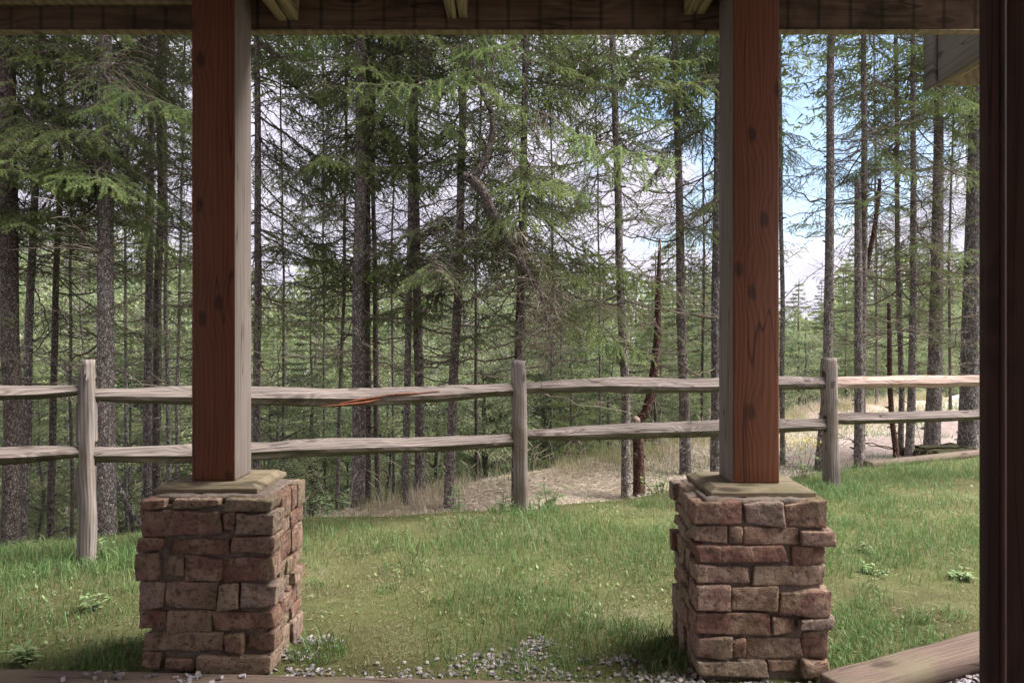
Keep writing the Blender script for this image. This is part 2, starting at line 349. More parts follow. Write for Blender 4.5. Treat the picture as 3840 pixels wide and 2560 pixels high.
def moss_extra(t, P, col):
    n = noise(t, P, 1.1, 4, 0.6)
    f = N(t, 'ShaderNodeMapRange', inp={'From Min': 0.42, 'From Max': 0.60}); L(t, n, f.inputs[0])
    return mix(t, f.outputs[0], col, mix(t, noise(t, P, 60.0, 4, 0.7), (0.06, 0.072, 0.028), (0.215, 0.225, 0.085)))
M['lawn'] = groundmat('mossy_lawn', [(0.38, (0.05, 0.04, 0.026)), (0.50, (0.11, 0.10, 0.045)), (0.62, (0.15, 0.155, 0.065)), (0.75, (0.26, 0.23, 0.15))], 1.6, 35, 0.8, 0.02, moss_extra)
def gravel_extra(t, P, col):
    # bare pinkish track towards the right, cut hay elsewhere
    n = noise(t, P, 0.5, 4, 0.6)
    sp = N(t, 'ShaderNodeSeparateXYZ'); L(t, P, sp.inputs[0])
    v = math_(t, 'SUBTRACT', math_(t, 'MULTIPLY', sp.outputs[0], 0.75), math_(t, 'SUBTRACT', sp.outputs[1], 6.4))
    v = math_(t, 'ADD', v, math_(t, 'MULTIPLY', math_(t, 'SUBTRACT', n, 0.5), 2.0))
    f = N(t, 'ShaderNodeMapRange', inp={'From Min': -0.3, 'From Max': 0.2}); L(t, v, f.inputs[0])
    f2 = N(t, 'ShaderNodeMapRange', inp={'From Min': 2.0, 'From Max': 3.2}); L(t, sp.outputs[0], f2.inputs[0])
    vo = N(t, 'ShaderNodeTexVoronoi', inp={'Scale': 28.0}); L(t, P, vo.inputs['Vector'])
    sc = N(t, 'ShaderNodeSeparateColor'); L(t, vo.outputs['Color'], sc.inputs[0])
    gcol = ramp(t, sc.outputs[0], [(0.0, (0.20, 0.15, 0.13)), (0.5, (0.34, 0.27, 0.24)), (1.0, (0.48, 0.41, 0.38))])
    gcol = mix(t, 0.45, gcol, (0.38, 0.295, 0.265))
    return mix(t, math_(t, 'MULTIPLY', f.outputs[0], f2.outputs[0]), col, gcol)
M['path'] = groundmat('hay_and_gravel', [(0.40, (0.40, 0.31, 0.265)), (0.55, (0.56, 0.46, 0.40)), (0.72, (0.69, 0.59, 0.53))], 2.2, 26, 0.9, 0.03, gravel_extra)
M['forest'] = groundmat('forest_floor', [(0.35, (0.020, 0.016, 0.010)), (0.55, (0.055, 0.050, 0.025)), (0.75, (0.11, 0.12, 0.05))], 0.6, 9, 0.8, 0.05)
M['gravelbed'] = groundmat('gravel_bed', [(0.40, (0.05, 0.045, 0.045)), (0.55, (0.16, 0.14, 0.15)), (0.72, (0.34, 0.31, 0.33))], 6, 60, 1.0, 0.02)
m, t, b = new_mat('grey_gravel', 0.85, 0.25); at = N(t, 'ShaderNodeAttribute', attribute_name='tint')
L(t, ramp(t, at.outputs['Fac'], [(0.0, (0.09, 0.08, 0.08)), (0.35, (0.20, 0.18, 0.185)), (0.6, (0.30, 0.28, 0.30)), (0.75, (0.26, 0.20, 0.16)), (0.9, (0.40, 0.37, 0.39)), (1.0, (0.30, 0.20, 0.155))]), b.inputs['Base Color']); M['gravel'] = m
m, t, b = new_mat('pier_stone', 0.9, 0.2)
tcn = N(t, 'ShaderNodeTexCoord'); oi = N(t, 'ShaderNodeObjectInfo')
ad = N(t, 'ShaderNodeVectorMath', operation='ADD'); cb = N(t, 'ShaderNodeCombineXYZ'); L(t, math_(t, 'MULTIPLY', oi.outputs['Random'], 30.0), cb.inputs[0])
L(t, tcn.outputs['Object'], ad.inputs[0]); L(t, cb.outputs[0], ad.inputs[1]); P = ad.outputs[0]
base = ramp(t, oi.outputs['Random'], [(0.0, (0.23, 0.11, 0.082)), (0.25, (0.29, 0.185, 0.13)), (0.42, (0.24, 0.12, 0.092)), (0.6, (0.36, 0.25, 0.185)), (0.75, (0.26, 0.20, 0.13)), (0.88, (0.31, 0.23, 0.20)), (1.0, (0.28, 0.145, 0.11))])
a_ = noise(t, P, 9.0, 6, 0.65, 0.6); c_ = noise(t, P, 45.0, 6, 0.7); d_ = noise(t, P, 5.0, 3, 0.5)
col = mix(t, ramp(t, a_, [(0.46, (0,) * 3), (0.62, (0.8,) * 3)]), base, (0.42, 0.31, 0.22))
col = mix(t, ramp(t, d_, [(0.54, (0,) * 3), (0.72, (0.7,) * 3)]), col, (0.20, 0.18, 0.09))
col = mix(t, ramp(t, c_, [(0.36, (0.85,) * 3), (0.52, (0,) * 3)]), col, (0.10, 0.065, 0.05))
L(t, col, b.inputs['Base Color']); bump(t, b, math_(t, 'ADD', a_, c_), 1.0, 0.022); M['stone'] = m
m, t, b = new_mat('mortar', 0.95, 0.1); P = N(t, 'ShaderNodeNewGeometry').outputs['Position']
nn = noise(t, P, 30, 6, 0.7); L(t, ramp(t, nn, [(0.35, (0.11, 0.085, 0.07)), (0.7, (0.24, 0.195, 0.16))]), b.inputs['Base Color']); bump(t, b, nn, 0.8, 0.01); M['mortar'] = m

# ------------------------------------------------------------------ terrain
EX = np.array([-150, -30, -8, -3.44, -1.65, 0.085, 1.49, 3.32, 5.63, 12, 30, 150.])
EY = np.array([3.2, 3.2, 3.3, 4.59, 5.33, 5.60, 6.25, 7.19, 8.29, 11.0, 18.0, 60.])
BX = np.array([-150, -8, -4, -2.6, -1.9, 0.12, 2.2, 6.0, 10.5, 30, 150.])
BY = np.array([4.2, 4.2, 4.9, 5.45, 6.2, 7.8, 9.4, 13.7, 16.5, 28, 90.])
def yedge(x): return np.interp(x, EX, EY)
def ybank(x): return np.maximum(np.interp(x, BX, BY), yedge(x) + 0.35)
def zpath(x): return np.interp(x, [-30, -4, -1.5, 0, 2, 4, 6, 12, 40], [-0.6, -0.45, -0.30, -0.23, -0.17, -0.12, -0.07, -0.02, 0.3])
def ybegin(x): return 2.62 + np.clip(np.asarray(x) - 1.2, 0, 1.6) * 0.44
def zground(x, y):
    x = np.asarray(x, float); y = np.asarray(y, float)
    e = y - yedge(x); bk = y - ybank(x)
    zl = 0.012 * np.sin(x * 2.1 + 0.6) * np.sin(y * 1.7) + 0.008 * np.sin(x * 5.3 + y * 4.1)
    zl = zl * np.clip((y - 2.75) / 0.8, 0, 1)
    zp = zpath(x) + 0.02 * np.sin(x * 3.3 + y * 2.0) + 0.012 * np.sin(x * 7.1 - y * 5.0)
    k = np.clip(e / 0.35, 0, 1)
    z = zl * (1 - k) + zp * k
    # the bank crest, then the wooded slope
    crest = 0.10 * np.exp(-((bk + 0.15) / 0.5) ** 2) * np.clip((x + 3) / 3, 0, 1)
    s = np.clip(bk, 0, None)
    slope = -(6.5 * (1 - np.exp(-s * 0.055))) + 0.0045 * np.clip(s - 55, 0, None) ** 1.35
    und = 0.25 * np.sin(x * 0.31 + 1) * np.sin(y * 0.27) * np.clip(s / 6, 0, 1)
    return z + crest * (e > 0) + slope + und
xs = np.unique(np.concatenate([np.linspace(-150, -20, 14), np.linspace(-20, -6, 20), np.linspace(-6, 8, 150), np.linspace(8, 30, 45), np.linspace(30, 150, 14)]))
def sheet(name, y0, y1, nv, mat, power=1.0, zf=zground, dz0=0.0):
    t = np.linspace(0, 1, nv) ** power
    X = np.repeat(xs[:, None], nv, 1); Y = y0(xs)[:, None] * (1 - t) + y1(xs)[:, None] * t
    Z = zf(X, Y)
    v = np.stack([X, Y, Z], -1).reshape(-1, 3)
    i = np.arange(len(xs) - 1)[:, None] * nv; j = np.arange(nv - 1)[None]
    f = np.stack([i + j, i + nv + j, i + nv + j + 1, i + j + 1], -1).reshape(-1, 4)
    mb = MB(); mb.add(v, f); o = link(name, mb.mesh(name, mat, True)); o['kind'] = 'structure'; return o
sheet('lawn', ybegin, yedge, 60, M['lawn'])
sheet('path', yedge, ybank, 40, M['path'])
sheet('forest_floor', ybank, lambda x: np.full_like(x, 260.0), 90, M['forest'], 2.4)
sheet('gravel_ground', lambda x: np.full_like(x, -14.0), ybegin, 20, M['gravelbed'], 1.0, lambda X, Y: np.zeros_like(X) + 0.0)

# ------------------------------------------------------------------ helpers: photograph geometry (pixel of the 2352-wide view and a distance give a point)
def PT(px, py, d): return np.array([(px - 1176) / 1568 * d, d, CAMZ - (py - 784) / 1568 * d])

# ------------------------------------------------------------------ porch structure
# (added strip under the beam: light on its underside, put in as paler colour)
porch = tag(empty('porch_roof', (0, 3.2, 2.845)), 'dark wooden porch roof beam with joist ends, above the stone pillars', 'porch')
def pb(name, x0, x1, y0, y1, z0, z1, mat, parent, **kw):
    c = ((x0 + x1) / 2, (y0 + y1) / 2, (z0 + z1) / 2)
    pl = parent.location if parent else Vector()
    return box_obj(name, (x1 - x0, y1 - y0, z1 - z0), (c[0] - pl[0], c[1] - pl[1], c[2] - pl[2]), mat, parent, **kw)
pb('beam', -4.2, 2.36, 3.20, 3.245, 2.847, 3.13, M['beam'], porch, cell=0.12, r=0.003, amp=0.004, fs=3, seed=3)
pb('beam_lit_edge', -4.2, 2.36, 3.202, 3.243, 2.835, 2.8445, M['joist'], porch, cell=0.3, r=0.001)
pb('ledger', -4.2, -1.43, 3.150, 3.197, 2.945, 2.99, M['joist'], porch, seed=2, r=0.002)
for xc, zb, wd in ((-2.62, 2.88, 2), (-1.047, 2.874, 2), (-0.254, 2.884, 2), (0.852, 2.902, 2)):
    for q in range(wd):
        w = 0.048
        xx = xc + (q - (wd - 1) / 2) * 0.053
        j = box_obj('joist', (w, 4.2, 0.2), (xx, 3.197 - 2.1 - 3.2, zb + 0.10 + q * 0.004 - 2.845), M['joist'], porch, cell=0.12, r=0.006, amp=0.006, fs=5, seed=xc + q)
for k in range(28):      # deck boards on the joists: the ceiling over the viewer
    pb('deck_board', -4.2, 2.36, 3.225 - (k + 1) * 0.146, 3.22 - k * 0.146, 3.14, 3.168, M['ceil'], porch, r=0.002, cell=0.8)
pb('back_wall', -4.2, 3.4, -1.15, -1.0, 0.0, 3.13, M['wall'], None, cell=1.0)  # unseen behind the viewer; boards kept pale to bounce light onto the pillars
bpy.data.objects['back_wall']['kind'] = 'structure'

deck = tag(empty('deck', (2.41, 3.9, 2.845)), 'grey weathered wooden deck corner jutting out past the end of the beam', 'deck')
pb('rim_board', 2.41, 2.452, 3.26, 3.925, 2.845, 3.20, M['fascia'], deck, cell=0.05, r=0.003, amp=0.003, fs=6)
pb('end_board', 2.382, 2.408, 3.86, 3.955, 2.83, 3.20, M['fascia'], deck, cell=0.05, r=0.003)
pb('cross_board', 2.455, 5.6, 3.88, 3.92, 2.845, 3.20, M['joist'], deck, cell=0.3, seed=4)
pb('inner_board', 2.455, 2.50, 3.26, 3.878, 2.85, 2.90, M['joist'], deck, cell=0.3, seed=5)
for xx in (2.85, 3.4, 3.95, 4.5, 5.05):
    pb('joist', xx, xx + 0.045, 3.26, 3.878, 2.90, 3.16, M['joist'], deck, cell=0.3, seed=xx)
for k in range(5):
    pb('deck_board', 2.46, 5.6, 3.255 + k * 0.14, 3.388 + k * 0.14, 3.165, 3.193, M['beam'], deck, cell=0.6)

def post(x0, x1, y0, y1, z0, z1, label, group):
    cx, cy = (x0 + x1) / 2, (y0 + y1) / 2
    v, f = rbox((x1 - x0, y1 - y0, z1 - z0), 0.045, 0.005, 0.0022, 6, cx * 5)
    fc = v[f].mean(1) ; nn = np.cross(v[f[:, 1]] - v[f[:, 0]], v[f[:, 2]] - v[f[:, 0]]); nn /= np.linalg.norm(nn, axis=1)[:, None]
    front = nn[:, 1] < -0.72
    mb = MB(); mb.add(v, f[front], 0, 0); mb.f.append(f[~front].astype(np.int32)); mb.m.append(np.full((~front).sum(), 1, np.int32))
    o = link('wooden_post', mb.mesh('wooden_post', [M['post_red'], M['post_grey']], True), None, (cx, cy, (z0 + z1) / 2))
    return tag(o, label, 'post', group)
post(-1.408, -1.217, 3.0, 3.19, 0.767, 3.13, 'square red-brown post with a grey right side, beside the leaning fence post', 'posts standing on the stone pillars')
post(0.954, 1.155, 2.95, 3.15, 0.767, 3.13, 'square red-brown post with a pale left side, on the stone pillar beside the wooden plank', 'posts standing on the stone pillars')

# near dark column at the edge of the doorway
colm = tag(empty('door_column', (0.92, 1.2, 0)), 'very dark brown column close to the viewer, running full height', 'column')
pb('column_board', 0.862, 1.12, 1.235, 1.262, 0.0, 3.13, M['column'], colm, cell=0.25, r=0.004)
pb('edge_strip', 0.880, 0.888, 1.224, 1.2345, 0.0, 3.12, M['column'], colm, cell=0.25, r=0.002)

# ------------------------------------------------------------------ stone pillars
def stone(x0, x1, y0, y1, z0, z1, parent, seed, rough=1.0):
    rs = random.Random(seed * 91.7)
    v, f = rbox((x1 - x0, y1 - y0, z1 - z0), 0.0115, 0.0045, 0.0065 * rough, 22, seed, (rs.uniform(-.12, .12), rs.uniform(-.16, .16), rs.uniform(-.2, .2), rs.uniform(-.14, .14)), 0.0022 * rough, 75, True)
    mb = MB(); mb.add(v, f)
    pl = parent.location
    return link('stone', mb.mesh('stone', M['stone'], True), parent, ((x0 + x1) / 2 - pl[0], (y0 + y1) / 2 - pl[1], (z0 + z1) / 2 - pl[2]))
def pillar(X0, X1, Y0, Y1, front, crop, capb, label, seed):
    cx, cy = (X0 + X1) / 2, (Y0 + Y1) / 2
    rt = tag(empty('stone_pillar', (cx, cy, 0)), label, 'stone pillar', 'stone pillars under the porch posts')
    core = pb('mortar', X0 + 0.024, X1 - 0.024, Y0 + 0.022, Y1 - 0.024, -0.05, 0.70, M['mortar'], rt, cell=0.03, r=0.01, amp=0.007, fs=18, smooth=True)
    fx, ox, oy = crop
    rs = random.Random(seed)
    sd = seed * 10
    cour = []
    for row in front:
        zt = []; 
        for (a, b_, c, d_) in row:
            sd += 1
            pa, pb_ = PT(ox + a * fx, oy + b_ * fx, Y0), PT(ox + c * fx, oy + d_ * fx, Y0)
            x0, x1 = max(pa[0], X0 - 0.025), min(pb_[0], X1 + 0.022)
            z1, z0 = pa[2], max(pb_[2], -0.03)
            z1 = min(z1, 0.728)
            zt += [z0, z1]
            dep = rs.uniform(-0.020, 0.014)
            yb = Y0 + 0.095
            stone(x0, x1, Y0 + dep, yb + 0.02, z0 + 0.002, z1 - 0.002, rt, sd)
        cour.append((min(zt), max(zt)))
    H = [0.735 - 0.735 * i / 8 for i in range(9)]
    for side in ('L', 'R', 'B'):
        hs = [0.73]
        while hs[-1] > 0.09: hs.append(hs[-1] - rs.uniform(0.062, 0.115))
        hs[-1] = 0.0
        for i in range(len(hs) - 1):
            z1, z0 = hs[i], hs[i + 1]
            if side == 'B': a, b_ = X0 + 0.12, X1 - 0.12
            else: a, b_ = Y0 + 0.118, Y1
            p = a
            while p < b_ - 0.02:
                w = rs.uniform(0.075, 0.19); q = min(b_, p + w)
                if b_ - q < 0.05: q = b_
                sd += 1
                jt = rs.uniform(-0.008, 0.02); zj = rs.uniform(-0.006, 0.006)
                if side == 'L': stone(X0 - jt, X0 + 0.10, p + 0.006, q - 0.004, z0 + 0.006 + zj, z1 - 0.006 + zj, rt, sd)
                elif side == 'R': stone(X1 - 0.10, X1 + jt, p + 0.006, q - 0.004, z0 + 0.006 + zj, z1 - 0.006 + zj, rt, sd)
                else: stone(p + 0.004, q - 0.004, Y1 - 0.10, Y1 + jt, z0 + 0.006, z1 - 0.006, rt, sd)
                p = q
    # flat capping of thin stones and mortar just under the cap
    pb('mortar_bed', X0 + 0.03, X1 - 0.03, Y0 + 0.035, Y1 - 0.03, 0.70, 0.731, M['mortar'], rt, cell=0.03, r=0.008, amp=0.010, fs=20)
    # chamfered cap of two boards
    a, b_, c, d_ = capb
    mid = c + (d_ - c) * 0.62
    for (u0, u1, ch0, ch1) in ((c, mid - 0.002, True, False), (mid + 0.002, d_, False, True)):
        z0, z1 = 0.731, 0.767; e = 0.032
        base = [(a, u0), (b_, u0), (b_, u1), (a, u1)]
        top = [(a + e, u0 + (e if ch0 else 0)), (b_ - e, u0 + (e if ch0 else 0)), (b_ - e, u1 - (e if ch1 else 0)), (a + e, u1 - (e if ch1 else 0))]
        ox_, oy_, oz_ = (a + b_) / 2, (u0 + u1) / 2, z0
        zm = z0 + 0.018
        v = [(x - ox_, y - oy_, 0) for x, y in base] + [(x - ox_, y - oy_, zm - z0) for x, y in base] + [(x - ox_, y - oy_, z1 - z0) for x, y in top]
        f = [(3, 2, 1, 0), (8, 9, 10, 11)]
        for q in range(4):
            w = (q + 1) % 4
            f += [(q, w, 4 + w, 4 + q), (4 + q, 4 + w, 8 + w, 8 + q)]
        me = bpy.data.meshes.new('cap_board'); me.from_pydata(v, [], f); me.materials.append(M['cap']); me.update()
        o = link('cap_board', me, rt, (ox_ - cx, oy_ - cy, oz_))
        bv = o.modifiers.new('bevel', 'BEVEL'); bv.width = 0.002; bv.segments = 1
    return rt
FL = [[(150, 360, 290, 450), (335, 352, 640, 440), (675, 365, 985, 460)],
      [(125, 457, 650, 620), (668, 460, 745, 585), (752, 470, 1005, 610)],
      [(125, 628, 275, 710), (330, 642, 700, 750), (725, 620, 1000, 730)],
      [(108, 722, 245, 905), (268, 750, 408, 890), (415, 750, 660, 915), (645, 760, 990, 920)],
      [(125, 912, 290, 1090), (292, 915, 625, 1090), (638, 925, 765, 1095), (780, 930, 1010, 1085)],
      [(108, 1100, 300, 1225), (308, 1098, 590, 1250), (598, 1110, 990, 1230)],
      [(150, 1240, 668, 1368), (680, 1250, 800, 1370), (815, 1250, 1000, 1365)],
      [(135, 1372, 260, 1480), (295, 1410, 490, 1485), (505, 1382, 980, 1505)]]
pillar(-1.535, -1.005, 2.83, 3.27, FL, (0.3556, 275.6, 1010.6), (-1.53, -1.09, 2.92, 3.30), 'reddish stone pillar nearer the leaning fence post, gravel chips at its foot', 3)
FR = [[(350, 400, 665, 550), (685, 408, 935, 560), (942, 400, 1215, 570)],
      [(360, 555, 575, 670), (582, 552, 665, 675), (670, 565, 1035, 685), (1040, 580, 1250, 680)],
      [(370, 682, 945, 795), (985, 690, 1215, 820)],
      [(360, 810, 705, 930), (735, 812, 1210, 950)],
      [(360, 935, 585, 1100), (592, 945, 890, 1105), (900, 972, 1228, 1135)],
      [(360, 1112, 845, 1262), (855, 1145, 1005, 1255), (1020, 1142, 1245, 1222)],
      [(370, 1270, 590, 1410), (595, 1285, 680, 1405), (685, 1278, 1050, 1420), (1052, 1232, 1218, 1410)],
      [(370, 1420, 820, 1522), (830, 1425, 1025, 1505), (1050, 1418, 1218, 1530)]]
pillar(0.762, 1.288, 2.77, 3.24, FR, (0.3554, 1470, 1010.6), (0.829, 1.272, 2.85, 3.25), 'red-brown stone pillar whose foot touches the end of the wooden plank', 5)

# ------------------------------------------------------------------ timbers on the ground
tb = box_obj('wooden_plank', (2.2, 0.142, 0.09), (2.235, 3.045, 0.045), M['timber'], None, (0, R(-0.2), math.atan2(0.38, 0.87)), cell=0.05, r=0.008, amp=0.005, fs=5, seed=9)
tag(tb, 'brown landscaping plank lying at an angle beside the gravel and the stone pillar', 'plank')
tb = box_obj('edging_board', (3.6, 0.14, 0.04), (-1.36, 2.695, 0.02), M['timber'], None, (0, 0, math.atan2(-0.11, 2.4)), cell=0.05, r=0.004, amp=0.003, fs=5, seed=4)
tag(tb, 'flat brown edging board along the lawn, strewn with stone chips', 'edging board')
for p0, p1 in (((3.9, 7.52), (6.6, 8.72)),):
    ln = math.hypot(p1[0] - p0[0], p1[1] - p0[1])
    tb = box_obj('edging_timber', (ln, 0.12, 0.10), ((p0[0] + p1[0]) / 2, (p0[1] + p1[1]) / 2 - 0.02, 0.015), M['timber'], None, (0, 0, math.atan2(p1[1] - p0[1], p1[0] - p0[0])), cell=0.1, r=0.02, amp=0.01, fs=4, seed=6)
    tag(tb, 'long low timber edging the lawn below the biggest grey tree trunk', 'timber')

# ------------------------------------------------------------------ split rail fence
fence = tag(empty('split_rail_fence', (0, 0, 0)), 'weathered grey split rail fence with two rails, crossing the back of the lawn', 'fence')
def fpost(name, x, y, w, d, zt, lean=(0, 0), seed=0, taper=0.0, notches=True):
    n = 16; prof = []
    for q in range(n):
        a = 2 * math.pi * q / n
        c, s = math.cos(a), math.sin(a); k = 1 / (abs(c) ** 4.5 + abs(s) ** 4.5) ** (1 / 4.5)
        prof.append((c * k * w / 2, s * k * d / 2))
    zs = np.linspace(-0.12, zt, 40); V = []
    for i, z in enumerate(zs):
        tt = (z) / zt
        for (px, py) in prof:
            nz = mnoise.noise(Vector((px * 14 + seed, py * 14, z * 2.5))) * 0.012 + mnoise.noise(Vector((px * 60 + seed, py * 60, z * 5))) * 0.007
            ln = math.hypot(px, py); k = 1 + nz / ln
            ox = px * k; oy = py * k
            if taper and px < 0: ox += taper * w * max(0, (tt - 0.72) / 0.28) ** 1.2
            if tt > 0.97: ox *= 0.93; oy *= 0.93
            V.append((ox + lean[0] * z, oy + lean[1] * z, z + (mnoise.noise(Vector((px * 20, py * 20, seed))) * 0.012 if i == len(zs) - 1 else 0)))
    F = []
    for i in range(len(zs) - 1):
        for q in range(n):
            r_ = (q + 1) % n; F.append((i * n + q, i * n + r_, (i + 1) * n + r_, (i + 1) * n + q))
    me = bpy.data.meshes.new(name); me.from_pydata(V, [], F + [tuple(range((len(zs) - 1) * n, len(zs) * n))]); me.materials.append(M['fpost']); me.update()
    for p in me.polygons: p.use_smooth = True
    o = link(name, me, fence, (x, y, 0))
    return o
def cut_slots(o, zs_, ang, h=0.13, w=0.062):
    n = 12; V = []; F = []
    for zc in zs_:
        b0 = len(V); ring = []
        for q in range(n):
            a = math.pi * q / (n - 1); ring.append((math.cos(a) * w / 2, h / 2 - w / 2 + math.sin(a) * w / 2))
        for q in range(n):
            a = math.pi + math.pi * q / (n - 1); ring.append((math.cos(a) * w / 2, -h / 2 + w / 2 + math.sin(a) * w / 2))
        m_ = len(ring)
        for sx in (-0.2, 0.2):
            for (yy, zz) in ring: V.append((sx * math.cos(ang) - yy * math.sin(ang), sx * math.sin(ang) + yy * math.cos(ang), zc + zz))
        F += [tuple(range(b0, b0 + m_))[::-1], tuple(range(b0 + m_, b0 + 2 * m_))]
        F += [(b0 + q, b0 + (q + 1) % m_, b0 + m_ + (q + 1) % m_, b0 + m_ + q) for q in range(m_)]
    me = bpy.data.meshes.new('slot_cutter'); me.from_pydata(V, [], F); me.update()
    c = bpy.data.objects.new('slot_cutter', me); COL.objects.link(c); c.location = o.location
    bm_ = o.modifiers.new('slots', 'BOOLEAN'); bm_.operation = 'DIFFERENCE'; bm_.object = c; bm_.solver = 'EXACT'
    bpy.context.view_layer.update()
    dg = bpy.context.evaluated_depsgraph_get(); new = bpy.data.meshes.new_from_object(o.evaluated_get(dg))
    if len(new.polygons) > 50:
        o.modifiers.clear(); o.data = new
        if not len(new.materials): new.materials.append(M['fpost'])
    else: o.modifiers.clear()
    bpy.data.objects.remove(c); new.name = 'post'
PL, PM, PR = (-2.615, 4.2), (0.075, 5.64), (3.03, 6.47)
P0, P4 = (-5.35, 3.05), (5.95, 7.10)
pl_ = fpost('post', *PL, 0.100, 0.08, 1.27, (-0.004, 0.0), 1, 0.36)
pm_ = fpost('post', *PM, 0.120, 0.16, 1.222, (-0.018, 0.0), 2)
pr_ = fpost('post', *PR, 0.130, 0.13, 1.222, (-0.022, 0.0), 3)
fpost('post', *P0, 0.12, 0.15, 1.22, (0, 0), 4)
fpost('post', *P4, 0.14, 0.15, 1.22, (0, 0), 5)
cut_slots(pl_, (1.075, 0.685), 0.47, 0.15, 0.036)
cut_slots(pm_, (0.975, 0.565), 0.40, 0.155)
cut_slots(pr_, (1.03, 0.60), 0.26, 0.15, 0.06)
def rail(a, b, keys, w=0.085, seed=0, mat=None, name='rail', label=None, flat=0.5):
    """a, b: plan ends; keys: (fraction, z centre, height)"""
    a = np.array(a); b = np.array(b); ln = np.linalg.norm(b - a); n = 46; prof_n = 12
    ts = np.linspace(-0.008, 1.008, n); V = []
    kt = [k[0] for k in keys]; kz = [k[1] for k in keys]; kh = [k[2] for k in keys]
    zc0 = kz[0]
    RPROF = [(-.12, .5), (.14, .5), (.42, .44), (.52, .2), (.45, -.15), (.25, -.5), (.02, -.5), (-.16, -.44), (-.36, -.26), (-.52, -.06), (-.40, .17), (-.25, .36)][::-1]
    for t_ in ts:
        z = np.interp(t_, kt, kz); h = np.interp(t_, kt, kh)
        endk = min(1.0, 0.42 + 7 * min(t_ + 0.008, 1.008 - t_))
        tw = 0.35 * math.sin(t_ * 2.2 + seed)
        for q in range(prof_n):
            c, s = RPROF[q]
            ca, sa = math.cos(tw * 0.35), math.sin(tw * 0.35)
            c, s = c * ca - s * sa * .6, s * ca + c * sa * .6
            yy = c * w * endk; zz = s * h * 1.12
            nzv = mnoise.noise(Vector((t_ * ln * 2.3 + seed * 7, yy * 16, zz * 16))) * 0.014 + mnoise.noise(Vector((t_ * ln * 7 + seed * 3, yy * 40, zz * 40))) * 0.005
            ll = math.hypot(yy, zz) + 1e-6
            bow = mnoise.noise(Vector((t_ * ln * 0.9, seed * 5, 0))) * 0.012
            V.append((t_ * ln, yy * (1 + nzv / ll), z - zc0 + bow + zz * (1 + nzv / ll)))
    F = []
    for i in range(n - 1):
        for q in range(prof_n):
            r_ = (q + 1) % prof_n; F.append((i * prof_n + q, (i + 1) * prof_n + q, (i + 1) * prof_n + r_, i * prof_n + r_))
    F += [tuple(range(prof_n)), tuple(range((n - 1) * prof_n, n * prof_n))[::-1]]
    me = bpy.data.meshes.new(name); me.from_pydata(V, [], F); me.materials.append(mat or M['rail']); me.update()
    o = link(name, me, fence, (a[0], a[1], zc0), (0, 0, math.atan2(b[1] - a[1], b[0] - a[0])))
    if label: o['label'] = label
    return o
def rk(a, b, pts):
    """pixel samples (px, top y, bottom y) of a rail between plan points a and b -> keys"""
    out = []
    for px, y0, y1 in pts:
        k = (px - 1176) / 1568      # x = k*y along the segment
        dx, dy = b[0] - a[0], b[1] - a[1]
        t_ = (a[0] - k * a[1]) / (k * dy - dx); d = a[1] + t_ * dy
        z0 = CAMZ - (y0 - 784) / 1568 * d; z1 = CAMZ - (y1 - 784) / 1568 * d
        out.append((t_, (z0 + z1) / 2, z0 - z1))
    out.sort(); return out
rail(P0, PL, [(0, 1.04, .09)] + rk(P0, PL, [(0, 888, 918), (100, 886, 915), (182, 883, 903)]), seed=1)
rail(P0, PL, [(0, 0.66, .09)] + rk(P0, PL, [(0, 1030, 1068), (100, 1028, 1060), (182, 1028, 1050)]), seed=2)
r1 = rail(PL, PM, rk(PL, PM, [(222, 893, 921), (440, 889, 929), (600, 892, 930), (820, 896, 932), (1000, 889, 921), (1180, 882, 908)]), seed=3, label='grey rail cracked open with an orange split')
rail(PL, PM, rk(PL, PM, [(222, 1028, 1060), (440, 1024, 1062), (600, 1015, 1052), (820, 1010, 1044), (1000, 1005, 1036), (1180, 999, 1025)]), seed=4, w=0.10)
rail(PM, PR, rk(PM, PR, [(1212, 878, 903), (1400, 870, 901), (1655, 868, 898), (1880, 866, 891)]), seed=5)
rail(PM, PR, rk(PM, PR, [(1212, 987, 1009), (1400, 976, 1007), (1655, 966, 1000), (1880, 963, 988)]), seed=6)
rail(PR, P4, rk(PR, P4, [(1925, 868, 891), (2100, 864, 889), (2245, 862, 885)]), seed=7, mat=M['rail_new'], label='newer pinkish rail with orange knots')
rail(PR, P4, rk(PR, P4, [(1925, 950, 972), (2100, 947, 969), (2245, 943, 963)]), seed=8, w=0.11)
# the orange splinter under the cracked rail
mb = MB()
def onrail(px, py, off=0.05):
    k = (px - 1176) / 1568; dx, dy = PM[0] - PL[0], PM[1] - PL[1]
    t_ = (PL[0] - k * PL[1]) / (k * dy - dx); d = PL[1] + t_ * dy - off
    return PT(px, py, d)
for pts, rr in (([(736, 933), (790, 929), (840, 924), (872, 917)], [0.002, 0.008, 0.012, 0.005]), ([(860, 912), (900, 906), (960, 903), (1010, 898)], [0.003, 0.006, 0.006, 0.002]),
                ([(780, 926), (830, 917), (880, 910)], [0.003, 0.009, 0.003]), ([(990, 913), (1040, 906), (1090, 899)], [0.002, 0.005, 0.002])):
    tube(mb, [onrail(*p, 0.047) for p in pts], rr, 5)
link('splinter', mb.mesh('splinter', M['split'], False), fence)

